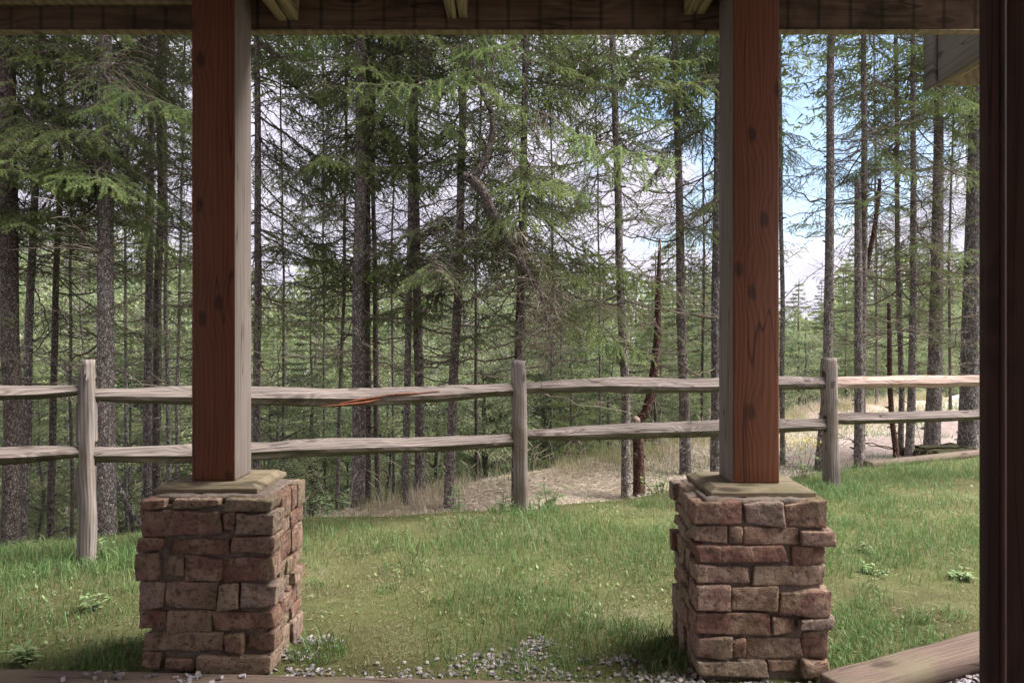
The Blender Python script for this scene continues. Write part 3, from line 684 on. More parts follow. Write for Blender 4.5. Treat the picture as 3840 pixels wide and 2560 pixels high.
# ------------------------------------------------------------------ spruce branches (local +X outward)
def curve_pts(Ln, n, sag, rise, wig, rs):
    t = np.linspace(0, 1, n); x = t * Ln
    z = -sag * Ln * np.sin(t * math.pi * 0.8) * 1.0 + rise * Ln * t ** 2.2
    y = wig * Ln * np.sin(t * rs.uniform(2, 5) + rs.uniform(0, 6)) * t
    return np.stack([x, y, z], 1)
def needles(acc, p0, p1, dens, ln, w, rs, tint, tip=0.0):
    d = p1 - p0; Lg = np.linalg.norm(d)
    n = max(2, int(Lg * dens)); 
    t = rs.uniform(0, 1, n); P = p0 + d * t[:, None]
    d = d / (Lg + 1e-9)
    rv = rs.normal(size=(n, 3)); rv -= (rv @ d)[:, None] * d; rv /= np.linalg.norm(rv, axis=1)[:, None] + 1e-9
    rv[:, 2] += 0.25
    dirn = rv * 0.75 + d * 0.65; dirn /= np.linalg.norm(dirn, axis=1)[:, None]
    l = ln * rs.uniform(0.75, 1.15, n)
    sidev = np.cross(dirn, rs.normal(size=(n, 3))); sidev /= np.linalg.norm(sidev, axis=1)[:, None] + 1e-9
    A = P - sidev * w / 2; B = P + sidev * w / 2; C = P + dirn * l[:, None]
    v = np.stack([A, B, C], 1).reshape(-1, 3)
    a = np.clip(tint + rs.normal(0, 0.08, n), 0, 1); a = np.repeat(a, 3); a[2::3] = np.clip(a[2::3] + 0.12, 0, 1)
    acc.append((v, a))
def branch_mesh(name, seed, Ln, kind, sub=0.075, dens=470, nl=0.020, nw=0.0058, sag=0.06, rise=0.12, bare=0.25, hang=0.5, tint=0.5, secl=0.42):
    rs = np.random.default_rng(seed); mb = MB(); acc = []
    main = curve_pts(Ln, 14, sag, rise, 0.05, rs); main[1:] += rs.normal(0, 0.011 if kind != 'D' else 0.016, (13, 3))
    r0 = 0.005 + Ln * 0.0040
    tube(mb, main, np.linspace(r0, 0.0022, 14), 5, 0.35 if kind != 'D' else 0.5, 0, False)
    def mp(s):
        i = np.clip(s, 0, 1) * 13; k = int(min(12, math.floor(i))); return main[k] + (main[k + 1] - main[k]) * (i - k)
    s = 0.10 if kind != 'D' else 0.18; side = 1
    while s < 0.99:
        base = mp(s); side = -side
        keep = rs.uniform() < (0.94 if kind == 'G' else 0.85 if kind == 'S' else 0.55)
        tl = secl * Ln * (1 - s) ** 0.75 * rs.uniform(0.6, 1.15) + 0.05
        if kind == 'D': tl *= rs.uniform(0.4, 1.2)
        if keep:
            an = side * R(rs.uniform(42, 68))
            k = 6; tt = np.linspace(0, 1, k)
            dx, dy = math.cos(an), math.sin(an)
            dr = hang * (1 if kind != 'D' else rs.uniform(-0.9, 0.6))
            pts = base + np.stack([tt * tl * dx + 0.12 * tl * tt ** 2, tt * tl * dy + rs.normal(0, 0.05) * tl * tt ** 2, -dr * tl * tt ** 1.6 * 0.55 + rs.normal(0, 0.06) * tl * tt + 0.05 * tl * np.sin(tt * 3)], 1)
            tube(mb, pts, np.linspace(0.0034, 0.0013, k), 3, 0.4 if kind != 'D' else rs.uniform(0.2, 1.0), 0, False)
            green = (kind == 'G' and s > bare) or (kind == 'S' and s > bare and rs.uniform() < 0.62)
            if green:
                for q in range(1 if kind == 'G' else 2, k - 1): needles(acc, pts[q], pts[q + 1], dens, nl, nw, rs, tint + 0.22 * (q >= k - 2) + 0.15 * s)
            # tertiary twigs
            stp = 0.062 if kind == 'G' else 0.075 if kind == 'S' else 0.11
            d = 0.05; sg = 1
            while d < tl - 0.02:
                sg = -sg; f_ = d / tl; i = f_ * (k - 1); kk = int(min(k - 2, i)); bp = pts[kk] + (pts[kk + 1] - pts[kk]) * (i - kk)
                l3 = min(0.17, (tl - d) * 0.5 + 0.04) * rs.uniform(0.5, 1.2)
                a3 = an + sg * R(rs.uniform(35, 65))
                e = bp + np.array([math.cos(a3) * l3, math.sin(a3) * l3, -hang * l3 * (rs.uniform(0.3, 1.9) if kind != 'D' else rs.uniform(-.7, .9))])
                mid = (bp + e) / 2 + np.array([0, 0, 0.06 * l3])
                tube(mb, [bp, mid, e], [0.0018, 0.0015, 0.001], 3, 0.4 if kind != 'D' else rs.uniform(0, 1), 0, False)
                if green and (kind == 'G' or rs.uniform() < 0.75):
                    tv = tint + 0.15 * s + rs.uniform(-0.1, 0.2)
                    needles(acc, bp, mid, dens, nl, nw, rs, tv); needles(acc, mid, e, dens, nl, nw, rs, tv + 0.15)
                d += stp * rs.uniform(0.7, 1.3)
        s += sub / Ln * rs.uniform(0.35, 0.75) * (1 if kind != 'D' else 1.9)
    if kind == 'G':
        for q in range(4, 13): needles(acc, main[q], main[q + 1], dens, nl, nw, rs, tint + 0.2)
    if acc:
        v = np.concatenate([a[0] for a in acc]); at = np.concatenate([a[1] for a in acc])
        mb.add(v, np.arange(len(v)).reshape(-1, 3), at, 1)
    return mb.mesh(name, [M['twig'], M['needle']], False)
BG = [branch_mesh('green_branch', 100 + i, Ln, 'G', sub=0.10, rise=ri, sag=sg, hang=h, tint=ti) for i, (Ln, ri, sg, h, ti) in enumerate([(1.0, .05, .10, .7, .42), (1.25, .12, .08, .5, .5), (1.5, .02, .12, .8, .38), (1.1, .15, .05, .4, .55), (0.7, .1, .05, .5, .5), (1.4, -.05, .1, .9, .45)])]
BS = [branch_mesh('sparse_branch', 200 + i, Ln, 'S', sub=0.095, dens=330, rise=ri, sag=sg, hang=h, tint=ti, bare=br) for i, (Ln, ri, sg, h, ti, br) in enumerate([(1.3, .10, .08, .5, .32, .3), (1.5, .16, .05, .7, .28, .4), (1.1, .05, .10, .6, .35, .2), (1.7, .08, .10, .8, .30, .35), (1.4, .2, .1, .4, .33, .5)])]
BD = [branch_mesh('dead_branch', 300 + i, Ln, 'D', secl=0.5, rise=ri, sag=sg, hang=h) for i, (Ln, ri, sg, h) in enumerate([(1.1, .30, .09, .5), (1.4, .26, .07, .5), (0.8, .2, .05, .5), (1.6, .34, .10, .4), (1.2, .12, .08, .8), (0.5, .3, .08, .5)])]

def top_crown(seed):
    """upper crown: from local z 0 up to about 7, coarse sprays"""
    rs = np.random.default_rng(seed); mb = MB(); z = 0.0; acc = []
    H = 7.0
    while z < H:
        f = z / H
        for q in range(5):
            az = rs.uniform(0, 2 * math.pi); Lb = (1.7 * (1 - f) + 0.2) * rs.uniform(0.7, 1.1)
            dx = np.array([math.cos(az), math.sin(az), 0]); pt = np.array([-dx[1], dx[0], 0])
            n = int(Lb * 26)
            for _ in range(n):
                s = rs.uniform(0.2, 1); o = dx * Lb * s + pt * rs.uniform(-0.4, 0.4) * Lb * (1 - s * 0.7) + np.array([0, 0, z - 0.25 * Lb * s + rs.uniform(-.08, .03)])
                acc.append(o)
        z += 0.30
    O = np.array(acc); n = len(O); d = rs.normal(size=(n, 3)); d[:, 2] = -abs(d[:, 2]) * 0.5; d /= np.linalg.norm(d, axis=1)[:, None]
    sd_ = np.cross(d, rs.normal(size=(n, 3))); sd_ /= np.linalg.norm(sd_, axis=1)[:, None]
    l = rs.uniform(0.14, 0.26, n)[:, None]
    v = np.stack([O - sd_ * 0.022, O + sd_ * 0.022, O + d * l], 1).reshape(-1, 3)
    mb.add(v, np.arange(3 * n).reshape(-1, 3), np.repeat(rs.uniform(0.2, 0.7, n), 3))
    return mb.mesh('upper_crown', M['needle'], False)
TOPS = [top_crown(41), top_crown(42), top_crown(43)]

def trunk_mesh(pts, rad, mat, seed, stubs=26, n=14):
    mb = MB(); rs = random.Random(seed)
    tube(mb, pts, rad, n, 0, 0, True, 0.045, seed)
    pts = np.asarray(pts); k = len(pts)
    for q in range(stubs):
        i = rs.uniform(0, k - 2); a = int(i); p = pts[a] + (pts[a + 1] - pts[a]) * (i - a); r_ = rad[a]
        az = rs.uniform(0, 2 * math.pi); d = np.array([math.cos(az), math.sin(az), rs.uniform(-0.1, 0.3)])
        l = rs.uniform(0.01, 0.05); rr = rs.uniform(0.006, 0.012)
        tube(mb, [p + d * r_ * 0.85, p + d * (r_ + l * 0.5), p + d * (r_ + l)], [rr * 1.5, rr, rr * 0.6], 5)
    return mb.mesh('trunk', mat, True)

cnt = [0]
def near_tree(px_keys, d, w_bot, w_top, mat, label, dead=16, sparse=16, green=9, avoid=None, ztop=7.5, gstart=330, blen=1.0, top=True, cat='tree', name='spruce_tree', seed=None, group='tall spruces beyond the fence'):
    """px_keys: (y, x) of the trunk axis in the photograph, bottom first"""
    cnt[0] += 1; sdd = seed or cnt[0] * 13; rs = random.Random(sdd)
    ys = [k[0] for k in px_keys]; xsx = [k[1] for k in px_keys]
    zk = [CAMZ - (y - 784) / 1568 * d for y in ys]; xk = [(x - 1176) / 1568 * d for x in xsx]
    order = np.argsort(zk); zk = np.array(zk)[order]; xk = np.array(xk)[order]
    zb = float(zground(xk[0], d)) - 0.08
    zz = np.arange(zb, ztop + 0.01, 0.14)
    def fx(z):
        if z > zk[-1]:
            if len(zk) > 1 and zk[-1] - zk[-2] > .05: return xk[-1] + (xk[-1] - xk[-2]) / (zk[-1] - zk[-2]) * (z - zk[-1]) * 0.6
            return xk[-1]
        return np.interp(z, zk, xk)
    X = np.array([fx(z) for z in zz]); wob = np.array([mnoise.noise(Vector((z * 0.8, sdd, 0))) * 0.018 for z in zz])
    r0 = w_bot / 1568 * d / 2; r1 = w_top / 1568 * d / 2; z_lo, z_hi = zk[0], 4.3
    rad = np.interp(zz, [z_lo, z_hi, 12], [r0, r1, r1 * 0.35])
    flare = np.exp(-(zz - zb) / 0.12) * 0.22 * r0; rad = rad + flare
    cx = X[0]
    pts = np.stack([X - cx + wob, wob * 0.7, zz - zb], 1)
    root = tag(empty(name, (cx, d, zb)), label, cat, group)
    link('trunk', trunk_mesh(pts, rad, mat, sdd, int(34)), root)
    crown_loc = (float(fx(6.3) - cx), 0, 6.3 - zb)
    zmax = CAMZ + 0.47 * d + 0.5
    if top:
        crown = link('crown', TOPS[sdd % 3], root, crown_loc, (0, 0, rs.uniform(0, 6.28)))
    else:
        crown = empty('crown', crown_loc, 0, root)
    cz = crown.rotation_euler[2]
    def put(me, z, az, pitch, s, nm, par_crown):
        x = float(fx(z) - cx)
        o = bpy.data.objects.new(nm, me); COL.objects.link(o)
        if par_crown:
            o.parent = crown
            dx, dz = x - crown_loc[0], (z - zb) - crown_loc[2]
            # undo the crown's own turn
            o.location = (dx * math.cos(-cz), dx * math.sin(-cz), dz); o.rotation_euler = (rs.uniform(-.15, .15), pitch, az - cz)
        else:
            o.parent = root; o.location = (x, 0, z - zb); o.rotation_euler = (rs.uniform(-.3, .3), pitch, az)
        o.scale = (s, s, s)
    def azim():
        for _ in range(20):
            a = rs.uniform(0, 2 * math.pi)
            if abs(math.cos(a)) < 0.35 and rs.random() < 0.5: continue
            if avoid and avoid[0] < a < avoid[1]: continue
            return a
        return a
    zG = CAMZ + (784 - gstart) / 1568 * d
    for q in range(dead):
        z = rs.uniform(max(zb + 1.3, 0.8), zG + 0.2)
        put(BD[rs.randrange(6)], z, azim(), R(rs.uniform(-8, 14)), rs.uniform(0.6, 1.1) * blen, 'branch', False)
    for q in range(int(sparse * 1.55)):
        z = rs.uniform(1.5, zmax) if rs.random() < .3 else rs.uniform(2.2, zmax)
        put(BS[rs.randrange(5)], z, azim(), R(rs.uniform(-2, 40)), rs.uniform(0.5, 0.95) * blen, 'branch', True)
    for q in range(int(green * 1.9)):
        z = rs.uniform(zG, zmax + 0.2)
        put(BG[rs.randrange(6)], z, azim(), R(rs.uniform(8, 55)), rs.uniform(0.5, 0.95) * blen, 'branch', True)
    return root, put

B, BDk, BGy, BRd = M['bark'], M['bark_dark'], M['bark_grey'], M['bark_red']
T = {}
def NT(key, *a, **k): T[key] = near_tree(*a, **k)
NT(1, [(1247, 28), (1000, 27), (600, 22), (300, 18)], 6.2, 40, 32, BDk, 'thick very dark spruce trunk at the end of the fence, beyond its first rails', sparse=18, green=22, gstart=480)
NT(2, [(1245, 51), (900, 62), (600, 72), (400, 84)], 6.7, 20, 13, B, 'slim pale trunk leaning right just beside the thick very dark trunk', dead=14, green=8)
NT(3, [(1235, 115), (900, 123), (600, 131), (300, 140)], 7.0, 16, 10, BDk, 'thin dark trunk between the leaning pale trunk and the leaning fence post', dead=14)
NT(4, [(1225, 246), (900, 244), (600, 242), (300, 240), (100, 239)], 6.2, 40, 27, B, 'thick mossy grey-brown trunk directly behind the leaning fence post', dead=20, sparse=20, green=14, gstart=420)
NT(5, [(1200, 336), (900, 340), (500, 344), (100, 350)], 7.5, 21, 13, B, 'grey speckled trunk just left of a dark trunk, beside the stone pillar', dead=14)
NT(6, [(1200, 358), (900, 360), (500, 367), (100, 370)], 8.2, 21, 14, BDk, 'dark trunk standing close behind the grey speckled trunk', dead=12)
NT(7, [(1180, 390), (800, 383), (500, 381), (300, 380)], 9.0, 11, 8, B, 'thin straight trunk second from the red-brown post', dead=8, sparse=9, green=4)
NT(8, [(1180, 404), (900, 408), (500, 416), (300, 420)], 9.5, 8, 5, B, 'very thin trunk nearest to the red-brown post on its left', dead=8, sparse=7, green=3)
NT(9, [(1200, 590), (900, 590), (500, 592), (100, 592)], 7.0, 18, 13, B, 'grey trunk showing just past the pale side of the red-brown post', dead=22, sparse=22, green=12, gstart=420)
NT(10, [(1190, 773), (900, 782), (600, 790), (400, 794)], 7.6, 9, 6, B, 'very thin trunk standing alone left of the tight trio of trunks', dead=10, sparse=8, green=3)
NT(11, [(1187, 822), (900, 823), (600, 826), (300, 828), (100, 830)], 6.6, 33, 22, B, 'thickest trunk of the tight trio behind the cracked rail', dead=18, sparse=16, green=16, gstart=330)
NT(12, [(1183, 845), (900, 845), (600, 845), (300, 846)], 7.2, 15, 11, BDk, 'middle trunk of the tight trio behind the cracked rail', dead=12, sparse=10, green=5)
NT(13, [(1180, 869), (900, 863), (600, 861), (300, 857)], 7.8, 13, 9, BDk, 'slimmest trunk of the tight trio behind the cracked rail', dead=12, sparse=10, green=5)
NT(14, [(1176, 929), (900, 935), (500, 943), (200, 948)], 6.7, 17, 11, B, 'slim trunk paired with a thicker one, left of the middle fence post', dead=14, sparse=12, green=9, gstart=300)
NT(15, [(1173, 965), (900, 962), (500, 956), (200, 953)], 7.1, 25, 13, B, 'thicker trunk of the pair left of the middle fence post, widening at its foot', dead=16, sparse=12, green=7)
NT(16, [(1168, 1031), (900, 1040), (600, 1054), (420, 1060)], 6.6, 24, 15, B, 'trunk leaning right whose lower boughs stay green, nearest the middle fence post', dead=16, sparse=18, green=14, gstart=650)
NT(17, [(1160, 1184), (900, 1188), (500, 1200), (100, 1208)], 6.4, 20, 15, BDk, 'spruce with bushy boughs standing right behind the middle fence post', dead=18, sparse=20, green=22, gstart=560)
NT(19, [(1134, 1438), (900, 1436), (600, 1424), (300, 1414), (100, 1409)], 6.9, 22, 14, B, 'straight trunk leaning slightly left, beside the forked reddish trunk', dead=16, sparse=16, green=12, gstart=310)
NT(21, [(1085, 1575), (800, 1567), (500, 1561), (100, 1550)], 8.0, 26, 14, B, 'tall trunk between the forked reddish trunk and the second porch post', dead=16, sparse=15, green=12, gstart=310)
NT(22, [(1080, 1644), (700, 1645), (400, 1648), (100, 1652)], 7.8, 24, 16, BGy, 'grey trunk half hidden behind the pale side of the second porch post', dead=12, sparse=14, green=10)
NT(23, [(1088, 1798), (700, 1796), (400, 1794), (100, 1790)], 8.3, 12, 8, B, 'trunk peeping out behind the red face of the second porch post', dead=9, sparse=7, green=5, blen=0.75)
NT(24, [(1085, 1883), (900, 1900), (600, 1905), (300, 1907), (100, 1909)], 8.0, 24, 16, B, 'flaky trunk rising behind the round topped fence post', dead=14, sparse=5, green=5, blen=0.8, gstart=260)
NT(26, [(1080, 1976), (800, 1979), (500, 1986), (100, 1984)], 8.2, 20, 12, B, 'trunk with a sawn off side stem, right of the round topped fence post', dead=16, sparse=14, green=6)
NT(29, [(1065, 2068), (900, 2071), (600, 2062), (100, 2058)], 8.9, 13, 9, B, 'slimmer stem of the close pair behind the newer rail', dead=14, sparse=12, green=5)
NT(30, [(1066, 2088), (900, 2095), (600, 2098), (100, 2097)], 8.7, 19, 11, B, 'thicker stem of the close pair behind the newer rail', dead=14, sparse=12, green=6)
NT(31, [(1058, 2139), (900, 2146), (600, 2153), (100, 2158)], 9.0, 35, 19, B, 'stout knotty trunk with a mossy mound at its foot', dead=22, sparse=16, green=9)
NT(32, [(1047, 2224), (800, 2229), (500, 2236), (100, 2242)], 9.0, 44, 26, BGy, 'biggest grey trunk, beside the dark near column', dead=22, sparse=18, green=8)

# slighter spruces standing just behind the first row
rb = random.Random(99)
SL = ['slight spruce just beyond the thick very dark trunk', 'slight spruce filling the gap left of the leaning fence post', 'slight spruce between the mossy trunk and the grey speckled trunk', 'slight spruce mostly hidden by the first porch post', 'slight spruce just past the pale side of the first porch post',
      'slight thin spruce left of the lone very thin trunk', 'slight thin spruce between the trio and the paired trunks', 'slight spruce left of the broken tree top', 'slight spruce right of the middle fence post', 'very thin spruce left of the straight slightly leaning trunk',
      'slight spruce left of the second porch post', 'slight spruce hidden behind the second porch post', 'slight spruce far back left of the thin crooked reddish trunk', 'slight spruce between the stout and the biggest grey trunk', 'slight spruce behind the dark near column']
for i, (px, d, w) in enumerate(((-60, 9.5, 12), (165, 9.8, 8), (290, 11.5, 8), (455, 10.5, 9), (650, 11.0, 7), (745, 11.8, 6), (905, 12.5, 7), (1095, 10.5, 9), (1265, 12.5, 7), (1380, 12.0, 6), (1610, 13.5, 7), (1700, 12.5, 9), (2015, 14.5, 7), (2185, 14.0, 8), (2290, 13.0, 9))):
    near_tree([(1150, px), (600, px + rb.uniform(-8, 8)), (200, px + rb.uniform(-12, 12))], d, w, w * .6, (B, BDk, BGy)[i % 3], SL[i], dead=8, sparse=7, green=8, gstart=rb.uniform(380, 640), blen=1.25, ztop=8.5, group='slight spruces just behind the first row')

# hero boughs hanging towards the viewer (attached to their own trees)
for key, z, az, pt_, s, me in ((11, 4.6, -95, 30, 1.15, 1), (11, 4.3, -70, 42, 1.0, 3), (11, 4.9, -110, 25, 1.2, 0), (11, 4.2, -120, 48, .9, 0), (14, 4.5, -80, 30, 1.1, 3), (14, 3.9, -60, 38, 1.0, 1), (14, 3.8, -130, 34, .9, 3),
                           (1, 4.4, -40, 12, 1.2, 1), (1, 4.0, -20, 15, 1.2, 3), (1, 3.6, -30, 15, 1.2, 2), (1, 3.3, -10, 18, 1.2, 5), (1, 3.0, -50, 18, 1.1, 3), (1, 4.7, -60, 10, 1.2, 0), (2, 3.2, -25, 16, 1.2, 1), (2, 3.7, -60, 16, 1.2, 3),
                           (4, 3.3, -130, 22, 1.2, 3), (4, 3.1, -60, 25, 1.1, 1), (4, 3.9, -30, 20, 1.1, 5), (16, 3.1, -20, 20, 1.1, 1), (16, 2.6, -30, 25, 1.0, 2), (16, 2.2, -110, 25, .9, 3), (16, 3.2, 200, 15, 1.2, 3),
                           (17, 4.2, -150, 20, 1.2, 2), (17, 3.6, -30, 20, 1.2, 5), (17, 3.1, -80, 25, 1.1, 1), (17, 2.7, 20, 25, 1.1, 2), (17, 2.2, 10, 30, 1.2, 5), (17, 4.7, -40, 15, 1.2, 3),
                           (19, 4.2, 170, 12, 1.2, 3), (19, 4.1, -20, 12, 1.1, 1), (19, 3.3, 190, 15, 1.1, 3), (21, 4.6, 190, 10, 1.2, 3), (21, 4.0, 175, 14, 1.1, 1), (9, 4.4, -10, 14, 1.2, 3), (9, 3.7, 10, 20, 1.2, 2), (9, 2.8, 5, 22, 1.2, 5), (9, 2.5, -15, 20, 1.1, 1)):
    T[key][1](BG[me], z, R(az), R(pt_), s, 'branch', True)

# broken tree top lodged in the boughs
def polytree(name, px, rad, d, mat, label, cat, nb=0, me=None, dep=None, sm=10):
    P_ = [PT(x, y, d if dep is None else dep[i]) for i, (x, y) in enumerate(px)]
    P_ = np.array(P_); t = np.linspace(0, len(P_) - 1, sm * (len(P_) - 1)); X = np.stack([np.interp(t, np.arange(len(P_)), P_[:, a]) for a in range(3)], 1)
    k = np.ones(5) / 5; Xs = np.stack([np.convolve(np.pad(X[:, a], 2, 'edge'), k, 'valid') for a in range(3)], 1)
    rr = np.interp(t, np.arange(len(P_)), rad)
    root = tag(empty(name, tuple(P_[0])), label, cat)
    link('trunk', trunk_mesh(Xs - P_[0], rr, mat, len(label), 14, 10), root)
    rs = random.Random(len(label))
    for q in range(nb):
        i = rs.randrange(int(len(Xs) * 0.15), len(Xs)); o = link('branch', (me or BD)[rs.randrange(len(me or BD))], root, tuple(Xs[i] - P_[0]), (rs.uniform(-3, 3), R(rs.uniform(-20, 70)), rs.uniform(0, 6.28)))
        s = rs.uniform(0.35, 0.75); o.scale = (s, s, s)
    return root
polytree('broken_tree_top', [(1060, 400), (1104, 427), (1135, 497), (1173, 562), (1201, 610), (1245, 680), (1262, 760)], [.032, .043, .043, .038, .030, .018, .009], 5.85, BDk, 'broken dead tree top hanging upside down with a reddish twig tangle', 'fallen tree', 40)
bt = [o for o in bpy.data.objects if o.name.startswith('broken_tree_top')][0]; rs_ = random.Random(4)
for q in range(80):
    p = PT(rs_.uniform(1190, 1275), rs_.uniform(630, 770), 5.7 + rs_.uniform(-.2, .3)); o = link('branch', BD[rs_.randrange(6)], bt, tuple(Vector(p) - bt.location), (rs_.uniform(-3, 3), R(rs_.uniform(10, 85)), rs_.uniform(0, 6.28)))
    s_ = rs_.uniform(0.25, 0.5); o.scale = (s_, s_, s_)
polytree('bent_treetop', [(1085, 420), (1108, 375), (1130, 320), (1132, 265), (1108, 215), (1090, 160), (1085, 100)], [.038, .033, .028, .025, .021, .017, .011], 5.95, BDk, 'crooked dark limb curving up through the green boughs', 'tree limb', 12, BG)
cut = polytree('forked_tree', [(1470, 1150), (1468, 1133), (1467, 1050), (1466, 965), (1482, 950), (1494, 907), (1503, 844), (1510, 766), (1512, 660), (1516, 540)], [.068, .064, .058, .052, .046, .044, .040, .034, .026, .012], 7.0, BRd, 'reddish dead snag bent like an elbow above a pale sawn stub', 'dead tree', 14)
mb = MB(); c0 = PT(1466, 968, 7.0); tube(mb, [c0, PT(1459, 962, 6.93)], [.04, .036], 10)
stub = link('sawn_stub', mb.mesh('sawn_stub', M['rail_new'], True), cut, tuple(-Vector(PT(1470, 1150, 7.0))))
polytree('dead_snag', [(1972, 1090), (1973, 900), (1972, 700), (1970, 394)], [.055, .05, .045, .036], 8.05, B, 'sawn off flat topped snag right of the round topped fence post', 'dead tree', 8)
polytree('leaning_snag', [(1990, 620), (1997, 581), (2010, 520), (2018, 450), (2021, 408)], [.03, .03, .027, .024, .02], 8.35, BRd, 'short leaning reddish snag among the trunks behind the newer rail', 'dead tree', 5)
polytree('crooked_tree', [(2061, 1078), (2056, 1020), (2048, 960), (2044, 880), (2043, 780), (2041, 690)], [.038, .034, .032, .030, .028, .018], 8.6, BRd, 'thin reddish trunk bent near its foot, left of the close pair', 'dead tree', 8)

# ------------------------------------------------------------------ woods behind
def mid_spruce(seed, H, start, spread, dens=1.0, low_dead=True):
    rs = np.random.default_rng(seed); mb = MB(); acc = []; at = []
    z = start
    wood_pts = MB()
    while z < H - 0.1:
        f = (z - start) / (H - start)
        nb_ = int(rs.integers(4, 7))
        for q in range(nb_):
            az = rs.uniform(0, 2 * math.pi); Lb = (spread * (1 - f) ** 0.8 + 0.12) * rs.uniform(0.55, 1.15)
            dx = np.array([math.cos(az), math.sin(az), 0]); pt = np.array([-dx[1], dx[0], 0])
            dr = rs.uniform(0.1, 0.35) * (1 - f * 0.7)
            n = int(Lb * 75 * dens) + 6
            s = rs.uniform(0.18, 1, n) ** 0.8
            lat = rs.uniform(-1, 1, n) * 0.36 * Lb * (1.05 - s)
            o = dx * (Lb * s)[:, None] + pt * lat[:, None]
            o[:, 2] = z - dr * Lb * s ** 1.3 + 0.12 * Lb * s ** 3 + rs.normal(0, 0.02, n) - np.abs(lat) * 0.25
            acc.append(o); at.append(np.clip(rs.uniform(0.15, 0.75) + rs.normal(0, 0.10, n) + 0.25 * (s > 0.85), 0, 1))
            m = np.array([[0, 0, z], [*(dx[:2] * Lb * 0.5), z - dr * Lb * 0.42], [*(dx[:2] * Lb * 0.95), z - dr * Lb + 0.1 * Lb]])
            tube(wood_pts, m, [0.014, 0.009, 0.004], 3, 0.2, 0, False)
        z += rs.uniform(0.16, 0.30)
    O = np.concatenate(acc); A = np.concatenate(at); n = len(O)
    rad = O.copy(); rad[:, 2] = 0; rad /= np.linalg.norm(rad, axis=1)[:, None] + 1e-9
    d = rad * 0.8 + rs.normal(size=(n, 3)) * 0.6; d[:, 2] -= 0.35; d /= np.linalg.norm(d, axis=1)[:, None]
    sv = np.cross(d, rs.normal(size=(n, 3))); sv /= np.linalg.norm(sv, axis=1)[:, None]
    l = rs.uniform(0.07, 0.15, n)[:, None]; w = 0.013
    v = np.stack([O - sv * w, O + sv * w, O + d * l], 1).reshape(-1, 3)
    mb.add(v, np.arange(3 * n).reshape(-1, 3), np.repeat(A, 3), 0)
    for v_, f_, a_ in zip(wood_pts.v, wood_pts.f, wood_pts.a): pass
    base = mb.n
    wv = np.concatenate(wood_pts.v); wf = np.concatenate(wood_pts.f)
    mb.add(wv, wf, 0.2, 1)
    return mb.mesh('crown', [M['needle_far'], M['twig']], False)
def simple_trunk(seed, H, r, dead_to=0, mat=None):
    mb = MB(); rs = random.Random(seed)
    zs = np.linspace(0, H, 16); pts = np.stack([[mnoise.noise(Vector((z * .4, seed, 0))) * 0.08 for z in zs], [mnoise.noise(Vector((z * .4, seed, 9))) * 0.08 for z in zs], zs], 1)
    tube(mb, pts, np.linspace(r, 0.015, 16), 8, 0, 0, True, 0.05, seed)
    for q in range(int(dead_to * 10)):
        z = rs.uniform(0.6, max(0.7, dead_to)); az = rs.uniform(0, 6.28); l = rs.uniform(0.3, 1.1)
        c, s = math.cos(az), math.sin(az)
        tube(mb, [(0, 0, z), (c * l * .5, s * l * .5, z - 0.05), (c * l, s * l, z + rs.uniform(-.2, .2))], [0.012, 0.008, 0.003], 3, 0, 0, False)
    return mb.mesh('trunk', mat or M['bark'], True)
MS = []
for i, (H, st, sp) in enumerate([(9, 1.6, 1.7), (11, 3.4, 1.9), (12, 4.5, 2.1), (8, 1.0, 1.6), (13, 5.5, 2.0), (10, 2.4, 2.2)]):
    MS.append((mid_spruce(500 + i, H, st * 0.75, sp * 1.12), simple_trunk(520 + i, H, 0.06 + H * 0.004, st * 0.8), H))
